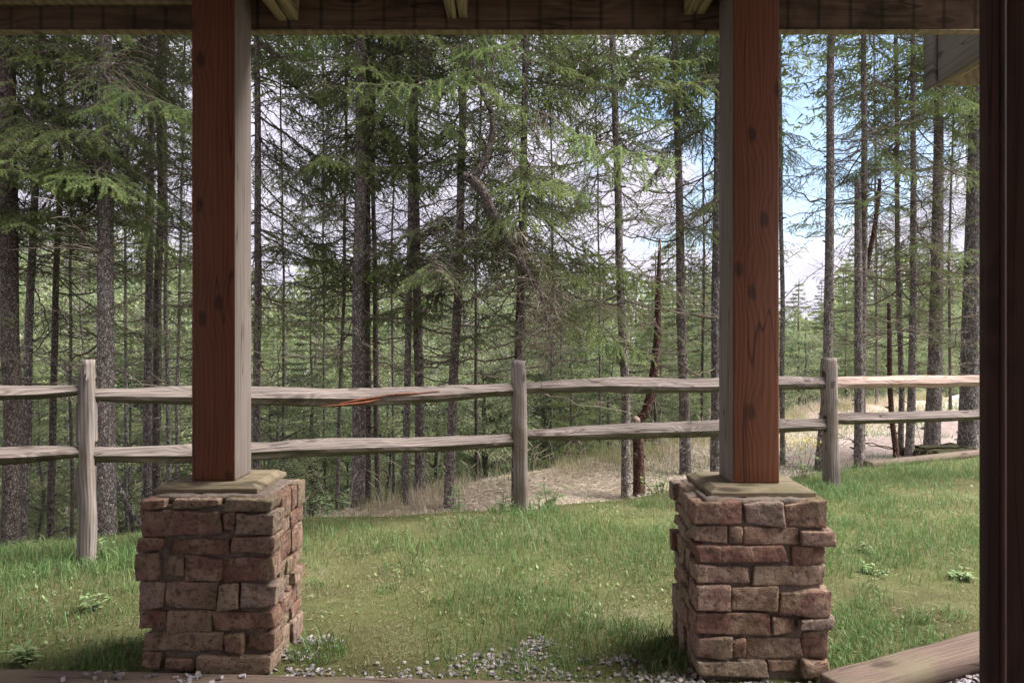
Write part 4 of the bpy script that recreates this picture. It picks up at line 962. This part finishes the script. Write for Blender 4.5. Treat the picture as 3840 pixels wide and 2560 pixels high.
def leafy(seed, H, cr, start):
    rs = np.random.default_rng(seed); mb = MB(); tk = MB()
    zs = np.linspace(0, H * 0.9, 12); pts = np.stack([np.array([mnoise.noise(Vector((z * .5, seed, 0))) * 0.25 for z in zs]), np.array([mnoise.noise(Vector((z * .5, seed, 5))) * 0.25 for z in zs]), zs], 1)
    tube(tk, pts, np.linspace(0.09, 0.015, 12), 7, 0, 0, True, 0.05, seed)
    C = []; A = []
    nl = 46
    for q in range(nl):
        z = rs.uniform(start, H * 0.9); az = rs.uniform(0, 6.28); f = (z - start) / (H - start)
        l = cr * math.sqrt(max(0.05, 1 - (f - 0.35) ** 2 * 1.6)) * rs.uniform(0.45, 1.1)
        k = int(np.clip(z / (H * .9) * 11, 0, 10)); p0 = pts[k]
        e = p0 + np.array([math.cos(az) * l, math.sin(az) * l, l * rs.uniform(0.0, 0.5)])
        mid = (p0 + e) / 2 + np.array([0, 0, 0.1 * l])
        tube(tk, [p0, mid, e], [0.022, 0.012, 0.004], 4, 0, 0, False)
        n = int(260 * rs.uniform(0.6, 1.2)); s = rs.uniform(0.3, 1.1, n)
        o = p0 + (e - p0) * s[:, None] + rs.normal(0, 1, (n, 3)) * np.array([0.24, 0.24, 0.09]) * (0.5 + 0.5 * s[:, None])
        C.append(o); A.append(np.clip(rs.uniform(0.1, 0.9) + rs.normal(0, 0.12, n), 0, 1))
    O = np.concatenate(C); A = np.concatenate(A); n = len(O)
    d = rs.normal(size=(n, 3)); d[:, 2] *= 0.4; d /= np.linalg.norm(d, axis=1)[:, None]
    sv = np.cross(d, np.array([0, 0, 1.0]) + rs.normal(size=(n, 3)) * 0.5); sv /= np.linalg.norm(sv, axis=1)[:, None]
    l = rs.uniform(0.06, 0.10, n)[:, None]; w = l * 0.32
    v = np.stack([O, O + d * l * .5 + sv * w, O + d * l, O + d * l * .5 - sv * w], 1).reshape(-1, 3)
    mb.add(v, np.arange(4 * n).reshape(-1, 4), np.repeat(A, 4), 0)
    return mb.mesh('crown', M['leaf'], False), tk.mesh('trunk', M['bark_grey'], True), H
LF = [leafy(601, 7.5, 2.2, 1.4), leafy(602, 6.0, 2.0, 0.7), leafy(603, 9.0, 2.6, 2.5)]

def wood_tree(kind, px, d, ytop, label, group, zscale=True):
    me, tr, H = kind
    x = (px - 1176) / 1568 * d; z = float(zground(x, d)) - 0.1
    ht = CAMZ + (784 - ytop) / 1568 * d - z
    s = max(0.45, ht / H); rs = random.Random(px * 7 + d)
    root = tag(empty('spruce_tree' if kind in MS else 'leafy_tree', (x, d, z), rs.uniform(0, 6.28)), label, 'tree', group)
    sx = min(s * rs.uniform(0.85, 1.15), 1.5)
    link('trunk', tr, root, sc=(sx, sx, s)); link('crown', me, root, sc=(sx, sx, s))
    return root
rs = random.Random(77)
SKYLINE_X = [0, 200, 330, 420, 560, 640, 720, 800, 900, 1000, 1100, 1250, 1330, 1400, 1480, 1560, 1650, 1780, 1830, 1880, 1950, 2050, 2150, 2352]
SKYLINE_Y = [480, 480, 500, 540, 590, 640, 540, 560, 560, 570, 560, 560, 590, 580, 600, 590, 600, 690, 700, 690, 560, 550, 560, 560]
ZONES = [(-400, 30, 'beyond the thick very dark trunk'), (30, 183, 'left of the leaning fence post'), (183, 440, 'right of the leaning fence post'), (440, 620, 'mostly behind the first porch post'),
         (620, 800, 'seen just past the first porch post'), (800, 900, 'around the tight trio of trunks'), (900, 1060, 'behind the paired trunks'), (1060, 1183, 'behind the broken tree top'), (1183, 1420, 'right of the middle fence post'),
         (1420, 1655, 'behind the forked reddish snag'), (1655, 1795, 'mostly behind the second porch post'), (1795, 1930, 'in the gap by the round topped post'), (1930, 2120, 'behind the newer rail and close pair'), (2120, 2900, 'behind the stout and biggest grey trunks')]
def zone(px):
    for a, b_, t_ in ZONES:
        if a <= px < b_: return t_
    return ZONES[-1][2]
DW = ['nearest row', 'second row', 'third row', 'farthest row']
GS, GLf = 'spruces growing down the slope beyond the fence', 'yellow-green leafy trees growing among the spruces'
for row, (d0, d1, n, up) in enumerate(((12, 17, 20, -40), (17, 24, 34, -15), (24, 33, 42, 0), (33, 46, 48, 5))):
    for i in range(n):
        px = -150 + 2650 * (i + rs.uniform(0.1, 0.9)) / n; d = rs.uniform(d0, d1)
        x = (px - 1176) / 1568 * d
        if d < float(ybank(x)) + 1.2: continue
        yt = float(np.interp(px, SKYLINE_X, SKYLINE_Y)) + rs.uniform(-45, 70) - up
        if row == 0 and px < 560: yt -= 60
        leaf = rs.random() < (0.38 if px > 560 else 0.22) and row < 3
        if leaf: wood_tree(LF[rs.randrange(3)], px, d, yt + rs.uniform(60, 160), 'yellow-green leafy tree, %s downslope, %s' % (DW[row], zone(px)), GLf)
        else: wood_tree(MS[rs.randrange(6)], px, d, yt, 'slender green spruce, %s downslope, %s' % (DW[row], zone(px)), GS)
# trees that can be told apart
wood_tree(MS[3], 1835, 19.0, 640, 'pointed dark spruce top alone in the gap beside the second porch post', None)
wood_tree(MS[0], 725, 17.0, 540, 'light green spruce with a clear pointed top left of the tight trio', None)
wood_tree(LF[1], 1400, 13.5, 760, 'leafy yellow-green tree behind the straight trunk and the forked snag', None)
wood_tree(LF[1], 800, 12.0, 900, 'low leafy yellow-green tree seen between the two rails of the cracked span', None)
wood_tree(LF[0], 640, 10.0, 960, 'drooping leafy tree beside the stone pillar cap at the edge of the wood', None)
wood_tree(LF[0], 1850, 18.0, 760, 'pale leafy tree in the gap beside the second porch post', None)

for px, d, yt, lb in ((620, 12.5, 830, 'pale leafy tree just right of the first porch post'), (700, 14.5, 770, 'leafy tree left of the very thin lone trunk, well down the slope'), (890, 13.0, 820, 'leafy tree showing between the trio and the paired trunks'),
                      (1000, 15.5, 740, 'leafy tree between the paired trunks and the right leaning trunk'), (1110, 12.5, 850, 'yellowish leafy tree left of the middle fence post'), (1250, 13.5, 790, 'leafy tree just right of the middle fence post'),
                      (1340, 15.5, 700, 'rounded yellow-green tree between middle post and straight trunk'), (1500, 15.0, 730, 'leafy tree behind the elbow of the reddish snag'), (1610, 16.0, 720, 'leafy tree left of the second porch post'),
                      (1890, 21.0, 745, 'pale leafy tree behind the flaky trunk'), (2030, 19.0, 760, 'leafy tree behind the crooked reddish trunk'), (300, 12.0, 800, 'leafy tree right of the mossy grey-brown trunk'), (90, 11.5, 820, 'leafy tree left of the leaning fence post')):
    wood_tree(LF[rs.randrange(2)], px, d, yt, lb, GLf)

# far woods: one mass closing the view
mb = MB(); r2 = np.random.default_rng(5)
for i in range(300):
    d = r2.uniform(48, 100); px = r2.uniform(-500, 2850); x = (px - 1176) / 1568 * d; z0 = float(zground(x, d)) - 0.2
    yt = np.interp(px, SKYLINE_X, SKYLINE_Y) + r2.uniform(-5, 60); H = CAMZ + (784 - yt) / 1568 * d - z0; H = max(H, 5)
    wd = H * 0.17; n = 620
    f = 1 - np.sqrt(r2.uniform(0, 1, n)); zz = z0 + H * (0.1 + 0.9 * f); az = r2.uniform(0, 6.28, n); rr = wd * (1 - f) * np.sqrt(r2.uniform(0.25, 1.1, n))
    zz -= rr * 0.35
    O = np.stack([x + np.cos(az) * rr, d + np.sin(az) * rr, zz], 1)
    dd = np.stack([np.cos(az), np.sin(az), np.full(n, -0.4)], 1) + r2.normal(0, 0.4, (n, 3)); sv = np.cross(dd, r2.normal(size=(n, 3))); sv /= np.linalg.norm(sv, axis=1)[:, None]
    l = r2.uniform(0.5, 1.0, n)[:, None]
    v = np.stack([O - sv * 0.14, O + sv * 0.14, O + dd * l], 1).reshape(-1, 3)
    mb.add(v, np.arange(3 * n).reshape(-1, 3), np.repeat(np.clip(r2.uniform(0.2, 0.9) + r2.normal(0, .12, n), 0, 1), 3))
    tube(mb, [(x, d, z0), (x, d, z0 + H * 0.9)], [0.14, 0.03], 4, 0.0, 1, False)
tag(link('far_woods', mb.mesh('far_woods', [M['needle_far'], M['twig']])), 'distant dense wood closing the view behind the nearer trees', 'woods', None, 'stuff')

# bushes and saplings
def sapling(px, d, ytop, label, idx, sx=0.8):
    r_ = wood_tree(MS[idx], px, d, ytop, label, None)
    for c in r_.children: c.scale = (sx, sx, c.scale[2])
    return r_
def small_spruce(px, d, h, w, label, seed):
    x = (px - 1176) / 1568 * d; z = float(zground(x, d)) - 0.05
    root = tag(empty('young_spruce', (x, d, z)), label, 'young spruce')
    mb = MB(); tube(mb, [(0, 0, 0), (0, 0, h)], [0.03, 0.006], 6); link('trunk', mb.mesh('trunk', M['bark']), root)
    rs = random.Random(seed); k = 0; zz = 0.12
    while zz < h * 0.95:
        f = zz / h
        for q in range(5):
            s = max(0.15, (w * (1 - f) + 0.1)) / 0.7
            me = BG[4]
            o = link('branch', me, root, (0, 0, zz), (rs.uniform(-.2, .2), R(rs.uniform(-15, 5)), q * 1.257 + zz * 9 + rs.uniform(-.3, .3)), (s, s, s))
        zz += 0.17
    return root
small_spruce(1312, 9.6, 1.95, 0.75, 'bushy young green spruce on the dry grass bank right of the middle fence post', 3)
small_spruce(1945, 17.0, 1.2, 0.5, 'small pale young spruce at the track edge past the round topped fence post', 5)

def bush(px, d, h, w, label, seed, stems=9, leaf=0.035, mat=None, name='leafy_shrub', yellow=False):
    x = (px - 1176) / 1568 * d; z = float(zground(x, d)) - 0.02
    rs = np.random.default_rng(seed); st = MB(); lf = MB()
    for q in range(stems):
        az = rs.uniform(0, 6.28); rr = w * rs.uniform(0.1, 0.5); hh = h * rs.uniform(0.6, 1.05)
        pts = np.array([[0, 0, 0], [math.cos(az) * rr * .4, math.sin(az) * rr * .4, hh * .5], [math.cos(az) * rr, math.sin(az) * rr, hh]]) + np.array([rs.normal(0, .02), rs.normal(0, .02), 0])
        tube(st, pts, [0.004, 0.003, 0.0015], 4, 0.4, 0, False)
        for k in range(14):
            s = rs.uniform(0.25, 1.0); p = pts[0] + (pts[2] - pts[0]) * s; p[2] = hh * s
            a = rs.uniform(0, 6.28); dv = np.array([math.cos(a), math.sin(a), rs.uniform(-.2, .5)]); dv /= np.linalg.norm(dv)
            sv = np.cross(dv, [0, 0, 1]); sv /= np.linalg.norm(sv) + 1e-9; l = leaf * rs.uniform(1.0, 1.9)
            v = np.array([p, p + dv * l * .5 + sv * l * .22, p + dv * l + np.array([0, 0, -.1 * l]), p + dv * l * .5 - sv * l * .22])
            lf.add(v, [[0, 1, 2, 3]], rs.uniform(0, 1))
    root = tag(empty(name, (x, d, z)), label, 'plant')
    link('stems', st.mesh('stems', M['twig']), root); link('leaves', lf.mesh('leaves', mat or M['weed']), root)
    if yellow:
        fl = MB()
        for q in range(120):
            az = rs.uniform(0, 6.28); p = np.array([math.cos(az) * w * .45 * rs.uniform(), math.sin(az) * w * .45 * rs.uniform(), h * rs.uniform(.75, 1.05)])
            e = rs.normal(0, .008, (3, 3)); fl.add(p + e, [[0, 1, 2]], 0.0)
        link('flowers', fl.mesh('flowers', M['flower']), root)
    return root
bush(1515, 6.55, 0.30, 0.34, 'low feathery green plant at the foot of the forked snag', 21, 14, 0.04)
bush(1160, 5.75, 0.26, 0.2, 'small leafy sprig left of the middle fence post foot', 22, 5, 0.05)
bush(1255, 5.85, 0.30, 0.3, 'small leafy sprig with rounded leaves right of the middle fence post foot', 23, 5, 0.055)
bush(1850, 6.9, 0.42, 0.5, 'thin goldenrod stems with yellow flowers by the round topped fence post', 24, 9, 0.03, yellow=True)
bush(1055, 6.0, 0.42, 0.2, 'slender green weed stem at the foot of the trunk leaning right', 25, 4, 0.05)
bush(2205, 4.0, 0.08, 0.15, 'low rosette of pale green leaves in the lawn near the dark column', 26, 6, 0.030)
bush(2000, 4.5, 0.08, 0.2, 'small broad leaved weed in the lawn beyond the stone pillar with the plank', 27, 5, 0.022)
bush(65, 2.95, 0.10, 0.10, 'small bright weed by the edging board', 28, 5, 0.03)
bush(210, 3.5, 0.12, 0.12, 'toothed dandelion leaves in the lawn between edging board and leaning fence post', 29, 4, 0.03)
bush(232, 4.3, 0.16, 0.14, 'leafy sprout at the foot of the leaning fence post', 30, 5, 0.03)
bush(790, 7.6, 0.55, 1.0, 'white flowered wild plants at the wood edge behind the thin lone trunk', 31, 26, 0.05)
bush(150, 6.2, 0.5, 1.4, 'green undergrowth below the fence behind the thin dark trunk', 33, 40, 0.06, M['leaf'])
bush(520, 7.2, 0.6, 1.2, 'green undergrowth hidden partly by the stone pillar', 34, 30, 0.06, M['leaf'])
bush(1995, 4.05, 0.09, 0.2, 'wide leaved weed close beside the stone pillar with the plank', 35, 5, 0.025)

# mossy mound with a rotten stub
v, f = rbox((0.85, 0.5, 0.22), 0.05, 0.1, 0.05, 6, 3)
mb = MB(); v[:, 2] *= 0.75; mb.add(v, f); xm = (2160 - 1176) / 1568 * 8.75
tag(link('mossy_mound', mb.mesh('mossy_mound', M['forest'], True), None, (xm, 8.75, -0.04), (0, 0, 0.3)), 'low mossy mound at the foot of the stout knotty trunk', 'mound')
polytree('rotten_log', [(2150, 1052), (2185, 1046), (2215, 1040), (2222, 1034)], [.035, .04, .03, .01], 8.6, BRd, 'dark rotten log lying between the stout knotty trunk and the biggest grey trunk', 'log', 0)
polytree('fallen_branch', [(330, 1215), (300, 1170), (275, 1120), (262, 1080)], [.010, .018, .02, .012], 6.6, BGy, 'pale dead branch lying in the undergrowth behind the mossy grey-brown trunk', 'fallen branch', 0)

# ------------------------------------------------------------------ grass, hay and gravel
def vnoise(x, y, s, seed=0):
    x = x * s + seed * 17.3; y = y * s + seed * 9.1
    xi = np.floor(x).astype(int); yi = np.floor(y).astype(int); fx = x - xi; fy = y - yi
    fx = fx * fx * (3 - 2 * fx); fy = fy * fy * (3 - 2 * fy)
    def h(a, b): 
        n = np.sin(a * 127.1 + b * 311.7 + seed) * 43758.5453; return n - np.floor(n)
    return (h(xi, yi) * (1 - fx) + h(xi + 1, yi) * fx) * (1 - fy) + (h(xi, yi + 1) * (1 - fx) + h(xi + 1, yi + 1) * fx) * fy
def fbm(x, y, s, seed=0): return 0.55 * vnoise(x, y, s, seed) + 0.3 * vnoise(x, y, s * 2.3, seed + 1) + 0.15 * vnoise(x, y, s * 5.1, seed + 2)
def blades(x, y, z, h, w, lean, tint, rg, segs=2):
    n = len(x); az = rg.uniform(0, 2 * math.pi, n); la = rg.uniform(0, 2 * math.pi, n)
    ld = np.stack([np.cos(la), np.sin(la)], 1) * (lean * h)[:, None]
    sx, sy = np.cos(az) * w / 2, np.sin(az) * w / 2
    B0 = np.stack([x - sx, y - sy, z - 0.004], 1); B1 = np.stack([x + sx, y + sy, z - 0.004], 1)
    hz = h * np.sqrt(np.clip(1 - lean ** 2 * 0.6, 0.1, 1))
    if segs == 1:
        Tp = np.stack([x + ld[:, 0], y + ld[:, 1], z + hz], 1)
        v = np.stack([B0, B1, Tp], 1).reshape(-1, 3); f = np.arange(3 * n).reshape(-1, 3); a = np.repeat(tint, 3)
    else:
        mx = x + ld[:, 0] * 0.35; my = y + ld[:, 1] * 0.35; mz = z + hz * 0.62
        M0 = np.stack([mx - sx * .7, my - sy * .7, mz], 1); M1 = np.stack([mx + sx * .7, my + sy * .7, mz], 1)
        Tp = np.stack([x + ld[:, 0], y + ld[:, 1], z + hz * (1 - 0.15 * lean)], 1)
        v = np.stack([B0, B1, M1, M0, Tp], 1).reshape(-1, 3); i = np.arange(n)[:, None] * 5
        f = np.concatenate([i + [0, 1, 2], i + [0, 2, 3], i + [3, 2, 4]]); a = np.repeat(tint, 5)
    return v, f, a
rg = np.random.default_rng(3)
def scatter(n, ymin, ymax, rgn, margin=0.78):
    y = np.sqrt(rgn.uniform(ymin ** 2, ymax ** 2, n)); x = rgn.uniform(-margin, margin, n) * (y + 0.3); return x, y
def inlawn(x, y, m=0.03):
    ok = (y > ybegin(x) + 0.05) & (y < yedge(x) + 0.05)
    for (a, b, c, d) in ((-1.56, -0.98, 2.80, 3.30), (0.74, 1.31, 2.74, 3.27)): ok &= ~((x > a) & (x < b) & (y > c) & (y < d))
    ok &= ~((x < 0.45) & (y < 2.79 - (x + 1.36) * 0.046) )
    # keep off the plank
    u = (x - 2.235) * 0.916 + (y - 3.045) * 0.400; w_ = -(x - 2.235) * 0.400 + (y - 3.045) * 0.916
    ok &= ~((np.abs(u) < 1.1) & (w_ < 0.075) )
    return ok
gm = MB()
# short moss-like turf
x, y = scatter(300000, 2.7, 8.6, rg); k = inlawn(x, y); x, y = x[k], y[k]
lush = fbm(x, y, 0.9, 3) + 0.16 * np.exp(-((y - 4.75) / 0.75) ** 2) - 0.10 * np.exp(-((y - 3.2) / 0.5) ** 2)
bare = fbm(x, y, 3.1, 9)
k = rg.uniform(0, 1, len(x)) < np.clip((lush - 0.20) * 3.0, 0.35, 1) * np.clip((bare - 0.28) * 4.5, 0.25, 1)
x, y, lush = x[k], y[k], lush[k]; n = len(x)
h = rg.uniform(0.012, 0.035, n) * (0.7 + 0.9 * np.clip(lush, 0, 1)); tint = np.clip(lush * 0.9 - 0.14 + rg.normal(0, 0.24, n), 0.0, 1)
gm.add(*blades(x, y, zground(x, y), h, 0.0042, rg.uniform(0.2, 0.9, n), tint, rg, 1))
# dead thatch and fallen needles lying flat
x, y = scatter(60000, 2.7, 8.4, rg); k = inlawn(x, y) & (rg.uniform(0, 1, len(x)) < np.clip(1.35 - fbm(x, y, 1.4, 60) * 1.7, 0.1, 1)); x, y = x[k], y[k]; n = len(x)
az = rg.uniform(0, 6.28, n); l = rg.uniform(0.015, 0.055, n); O = np.stack([x, y, zground(x, y) + rg.uniform(.004, .016, n)], 1); d = np.stack([np.cos(az), np.sin(az), rg.uniform(-.1, .3, n)], 1); sv = np.stack([-np.sin(az), np.cos(az), rg.normal(0, .5, n)], 1) * 0.0017
gm.add(np.stack([O - sv, O + sv, O + d * l[:, None]], 1).reshape(-1, 3), np.arange(3 * n).reshape(-1, 3), np.repeat(np.clip(rg.normal(0.06, .08, n), 0, .3), 3))
# taller blades, in tufts
x, y = scatter(95000, 2.7, 8.6, rg)
cl = rg.normal(0, 0.03, (len(x), 2)); x = x + cl[:, 0]; y = y + cl[:, 1]
k = inlawn(x, y); x, y = x[k], y[k]
lush = fbm(x, y, 1.1, 3) + 0.24 * np.exp(-((y - 4.75) / 0.65) ** 2) + 0.10 * fbm(x, y, 7, 5) - 0.07 * np.exp(-((y - 3.6) / 0.5) ** 2)
k = rg.uniform(0, 1, len(x)) < np.clip((lush - 0.50) * 4.6, 0.02, 1); x, y, lush = x[k], y[k], lush[k]; n = len(x)
h = (0.035 + 0.075 * rg.uniform(0, 1, n) ** 1.6) * np.clip(0.45 + lush, 0.5, 1.25)
rim = np.clip((yedge(x) - y) / 0.45, 0, 1); kk = rg.uniform(0, 1, n) < 0.15 + rim; x, y, lush, h, rim = x[kk], y[kk], lush[kk], h[kk], rim[kk]; n = len(x); h *= 0.4 + 0.65 * rim
gm.add(*blades(x, y, zground(x, y), h, 0.0044, rg.uniform(0.15, 0.85, n), np.clip(0.60 + rg.normal(0, 0.25, n), 0.0, 1), rg, 2))
# rank grass round posts, pillars and the plank
def clump(cx, cy, r, n, hm):
    a = rg.uniform(0, 6.28, n); q = r * np.sqrt(rg.uniform(0, 1, n)); x = cx + np.cos(a) * q; y = cy + np.sin(a) * q
    k = inlawn(x, y); x, y = x[k], y[k]; n = len(x)
    gm.add(*blades(x, y, zground(x, y), hm * rg.uniform(0.4, 1.1, n), 0.005, rg.uniform(0.3, 0.95, n), np.clip(0.6 + rg.normal(0, 0.22, n), 0, 1), rg, 2))
for c in ((-2.6, 4.2, .30, 500, .12), (-2.2, 4.4, .4, 350, .10), (-3.2, 4.1, .5, 700, .11), (0.08, 5.6, .3, 600, .12), (3.03, 6.4, .35, 600, .15), (2.5, 6.2, .5, 700, .13), (0.66, 2.95, .13, 200, .09), (0.62, 3.2, .16, 200, .10), (1.45, 2.95, .16, 300, .10), (1.75, 3.15, .25, 450, .09),
          (-0.85, 3.0, .12, 200, .10), (1.5, 3.3, .3, 400, .12), (4.6, 7.3, .6, 900, .13), (3.8, 6.9, .6, 900, .12), (-1.75, 2.95, .15, 150, .08)): clump(*c)
for i in range(70):
    xx, yy = scatter(1, 2.9, 6.5, rg); clump(float(xx[0]), float(yy[0]), rg.uniform(.05, .14), int(rg.uniform(20, 70)), rg.uniform(.05, .12))
tag(link('grass', gm.mesh('grass', M['grass'])), 'green lawn grass growing in moss inside the fence', 'grass', None, 'stuff')
# small flat weed leaves in the lawn
wm = MB(); x, y = scatter(6500, 2.8, 7.0, rg); k = inlawn(x, y) & (fbm(x, y, 2.0, 21) > 0.52); x, y = x[k], y[k]; n = len(x); z = zground(x, y)
az = rg.uniform(0, 6.28, n); l = rg.uniform(0.010, 0.028, n); up = rg.uniform(0.1, 0.9, n)
d = np.stack([np.cos(az), np.sin(az), up], 1); sv = np.stack([-np.sin(az), np.cos(az), rg.uniform(-.3, .3, n)], 1); O = np.stack([x, y, z + 0.008], 1)
v = np.stack([O, O + d * (l * .5)[:, None] + sv * (l * .3)[:, None], O + d * l[:, None], O + d * (l * .5)[:, None] - sv * (l * .3)[:, None]], 1).reshape(-1, 3)
wm.add(v, np.arange(4 * n).reshape(-1, 4), np.repeat(rg.uniform(0, 1, n), 4))
tag(link('lawn_weeds', wm.mesh('lawn_weeds', M['weed'])), 'small pale weed leaves scattered through the lawn', 'weeds', None, 'stuff')
# dry grass along the bank and behind the fence
dm = MB()
n = 60000; x = rg.uniform(-2.3, 10, n); t_ = rg.normal(0, 0.35, n); y = ybank(x) + 0.05 + t_
k = (y > yedge(x) + 0.3) & (rg.uniform(0, 1, n) < np.clip(fbm(x, y, 1.2, 30) * 1.9 - 0.5 + np.clip(x - 3, -2, 0) * 0.12, 0.03, 1)); x, y = x[k], y[k]; n = len(x)
h = (0.05 + 0.22 * rg.uniform(0, 1, n) ** 2.2); lean = rg.uniform(0.1, 0.9, n)
tint = np.clip(fbm(x, y, 1.6, 31) * 1.6 - 0.3 + rg.normal(0, 0.2, n), 0, 1)
dm.add(*blades(x, y, zground(x, y), h, 0.006, lean, tint, rg, 2))
# seed heads
n = 220; x = rg.uniform(-2.0, 8, n); y = ybank(x) + 0.1 + rg.normal(0, 0.25, n); z = zground(x, y); h = rg.uniform(0.25, 0.45, n); lx = rg.normal(0, .12, n)
for q in range(n):
    if y[q] < yedge(x[q]) + .4: continue
    p = np.array([[x[q], y[q], z[q]], [x[q] + lx[q] * .4, y[q], z[q] + h[q] * .8], [x[q] + lx[q], y[q], z[q] + h[q]]])
    tube(dm, p, [0.002, 0.0018, 0.0015], 3, 0.85, 0, False)
    tube(dm, [p[1], (p[1] + p[2]) / 2, p[2]], [0.002, 0.005, 0.0015], 4, 0.75, 0, False)
tag(link('dry_grass', dm.mesh('dry_grass', M['straw'])), 'tall straw coloured grass with seed heads along the bank behind the fence', 'dry grass', None, 'stuff')
# cut hay lying on the path
hm_ = MB(); n = 90000; x = rg.uniform(-2.2, 9, n); y = yedge(x) + 0.3 + rg.uniform(0, 1, n) ** 1.0 * (ybank(x) - yedge(x) - 0.2)
k = (y < 15) & ((x < 2.6 + rg.normal(0, .5, n)) | (y - 6.4 > x * 0.75 + 0.3)); x, y = x[k], y[k]; n = len(x); z = zground(x, y) + rg.uniform(0.0, 0.02, n)
az = rg.uniform(0, 6.28, n); l = rg.uniform(0.04, 0.12, n); O = np.stack([x, y, z], 1); d = np.stack([np.cos(az), np.sin(az), rg.uniform(-.1, .35, n)], 1); sv = np.stack([-np.sin(az), np.cos(az), rg.normal(0, .5, n)], 1) * 0.0035
v = np.stack([O - sv, O + sv, O + d * l[:, None]], 1).reshape(-1, 3)
hm_.add(v, np.arange(3 * n).reshape(-1, 3), np.repeat(np.clip(rg.normal(0.72, .22, n), 0, 1), 3))
tag(link('cut_hay', hm_.mesh('cut_hay', M['straw'])), 'pale cut hay lying on the path behind the fence', 'hay', None, 'stuff')
# green verges along the track
vm = MB(); n = 110000; x = rg.uniform(-2.5, 12, n); y = rg.uniform(5.5, 16, n)
lane = np.abs((y - 6.4) - (x * 0.75 + 0.9)); k = (y > yedge(x) + 0.2) & (y < ybank(x) - .1) & (((lane < 0.8) & (x > 1.2)) | (fbm(x, y, 0.9, 44) > 0.60 - 0.08 * (x > 4))); x, y = x[k], y[k]; n = len(x)
vm.add(*blades(x, y, zground(x, y), rg.uniform(0.03, 0.12, n), 0.006, rg.uniform(.2, .9, n), np.clip(rg.normal(0.55, .2, n), 0, 1), rg, 1))
n = 15000; x = rg.uniform(-3.4, -1.9, n); y = yedge(x) + rg.uniform(0.1, 2.2, n)
vm.add(*blades(x, y, zground(x, y), rg.uniform(0.03, 0.12, n), 0.006, rg.uniform(.2, .9, n), np.clip(rg.normal(0.5, .2, n), 0, 1), rg, 1))
tag(link('verge_grass', vm.mesh('verge_grass', M['grass'])), 'green grass strips along the track behind the fence', 'grass', None, 'stuff')

# gravel: broken grey stone
def chips(n, fpos, smin, smax, name, label, rgn):
    mb = MB()
    base = np.array([[1, 0, 0], [-1, 0, 0], [0, 1, 0], [0, -1, 0], [0, 0, 1], [0, 0, -1], [.6, .6, .5], [-.6, .55, .5], [.6, -.6, .45], [-.55, -.6, .5]], float)
    F = np.array([[0, 6, 8], [6, 2, 7], [6, 7, 4], [6, 4, 8], [7, 9, 4], [8, 4, 9], [7, 1, 9], [8, 9, 3], [0, 2, 6], [2, 1, 7], [1, 3, 9], [3, 0, 8], [0, 5, 2], [2, 5, 1], [1, 5, 3], [3, 5, 0]])
    for q in range(n):
        x, y = fpos(rgn)
        if x is None: continue
        s = rgn.uniform(smin, smax) * np.array([1, rgn.uniform(.6, .9), rgn.uniform(.4, .75)])
        v = base * (1 + rgn.normal(0, .14, base.shape)) * s
        A = Matrix.Rotation(rgn.uniform(0, 6.28), 3, 'Z') @ Matrix.Rotation(rgn.normal(0, .5), 3, 'X')
        v = v @ np.array(A).T
        mb.add(v + np.array([x, y, float(zground(x, y)) + s[2] * 0.15 + rgn.uniform(0, .005)]), F, rgn.uniform(0, 1))
    return tag(link(name, mb.mesh(name, M['gravel'], False)), label, 'gravel', None, 'stuff')
g5 = np.random.default_rng(12)
def p_right(r):
    x = r.uniform(1.2, 2.4); y = r.uniform(2.35, 3.2)
    return (x, y) if (-(x - 2.235) * 0.400 + (y - 3.045) * 0.916) < -0.08 else (None, None)
chips(3800, p_right, .008, .019, 'gravel', 'grey broken gravel between the plank and the dark column', g5)
spots = [(-0.93, 2.98, .07), (-0.9, 3.12, .07), (-0.88, 2.82, .10), (-0.55, 2.80, .16), (-0.2, 2.84, .16), (0.0, 2.88, .13), (0.08, 3.02, .10), (0.12, 3.12, .07), (0.15, 2.80, .14), (0.5, 2.80, .16), (0.68, 2.80, .10), (-0.12, 2.98, .10), (0.45, 2.95, .08), (1.0, 2.70, .25), (0.7, 2.72, .12)]
def p_mid(r):
    c = spots[r.integers(len(spots))]; return c[0] + r.normal(0, c[2] * .7), max(2.74, c[1] + r.normal(0, c[2] * .35))
chips(800, p_mid, .007, .017, 'gravel_patches', 'small patches of grey gravel showing through the near edge of the lawn', g5)
g6 = np.random.default_rng(15)
mbx = [0]
for i in range(26):      # loose chips lying on the edging board by the pillar
    bx = [-1.70, -1.62, -1.36, -1.30, -1.25, -1.2, -1.15][i % 7] + g6.normal(0, .05); by = 2.70 - (bx + 1.36) * 0.046 + g6.uniform(-.03, .07)
    s = g6.uniform(.009, .016); v, f = rbox((s * 2, s * 1.3, s), .02, s * .2, 0, 1, 0)
    v = v * (1 + g6.normal(0, .15, v.shape)); mb = MB(); mb.add(v, f, g6.uniform(0, .9))
    tag(link('stone_chip', mb.mesh('stone_chip', M['gravel']), None, (bx, by, .04 + s * .5), (g6.normal(0, .2), g6.normal(0, .2), g6.uniform(0, 6))), 'loose grey stone chip lying on the edging board by the pillar foot', 'stone', 'loose stone chips on the edging board')
# stones on the lawn rim
for i, (px, py) in enumerate(((845, 1188), (930, 1182), (952, 1180), (980, 1172))):
    d = 5.55; p = PT(px, py, d); v, f = rbox((.05, .035, .03), .012, .01, .004, 30, i)
    mb = MB(); mb.add(v, f, .85); tag(link('pale_stone', mb.mesh('pale_stone', M['gravel'], True), None, (p[0], d, float(zground(p[0], d)) + .012), (0, 0, i)), 'small pale stone on the mossy lawn rim below the trio of trunks', 'stone', 'pale stones on the lawn rim')
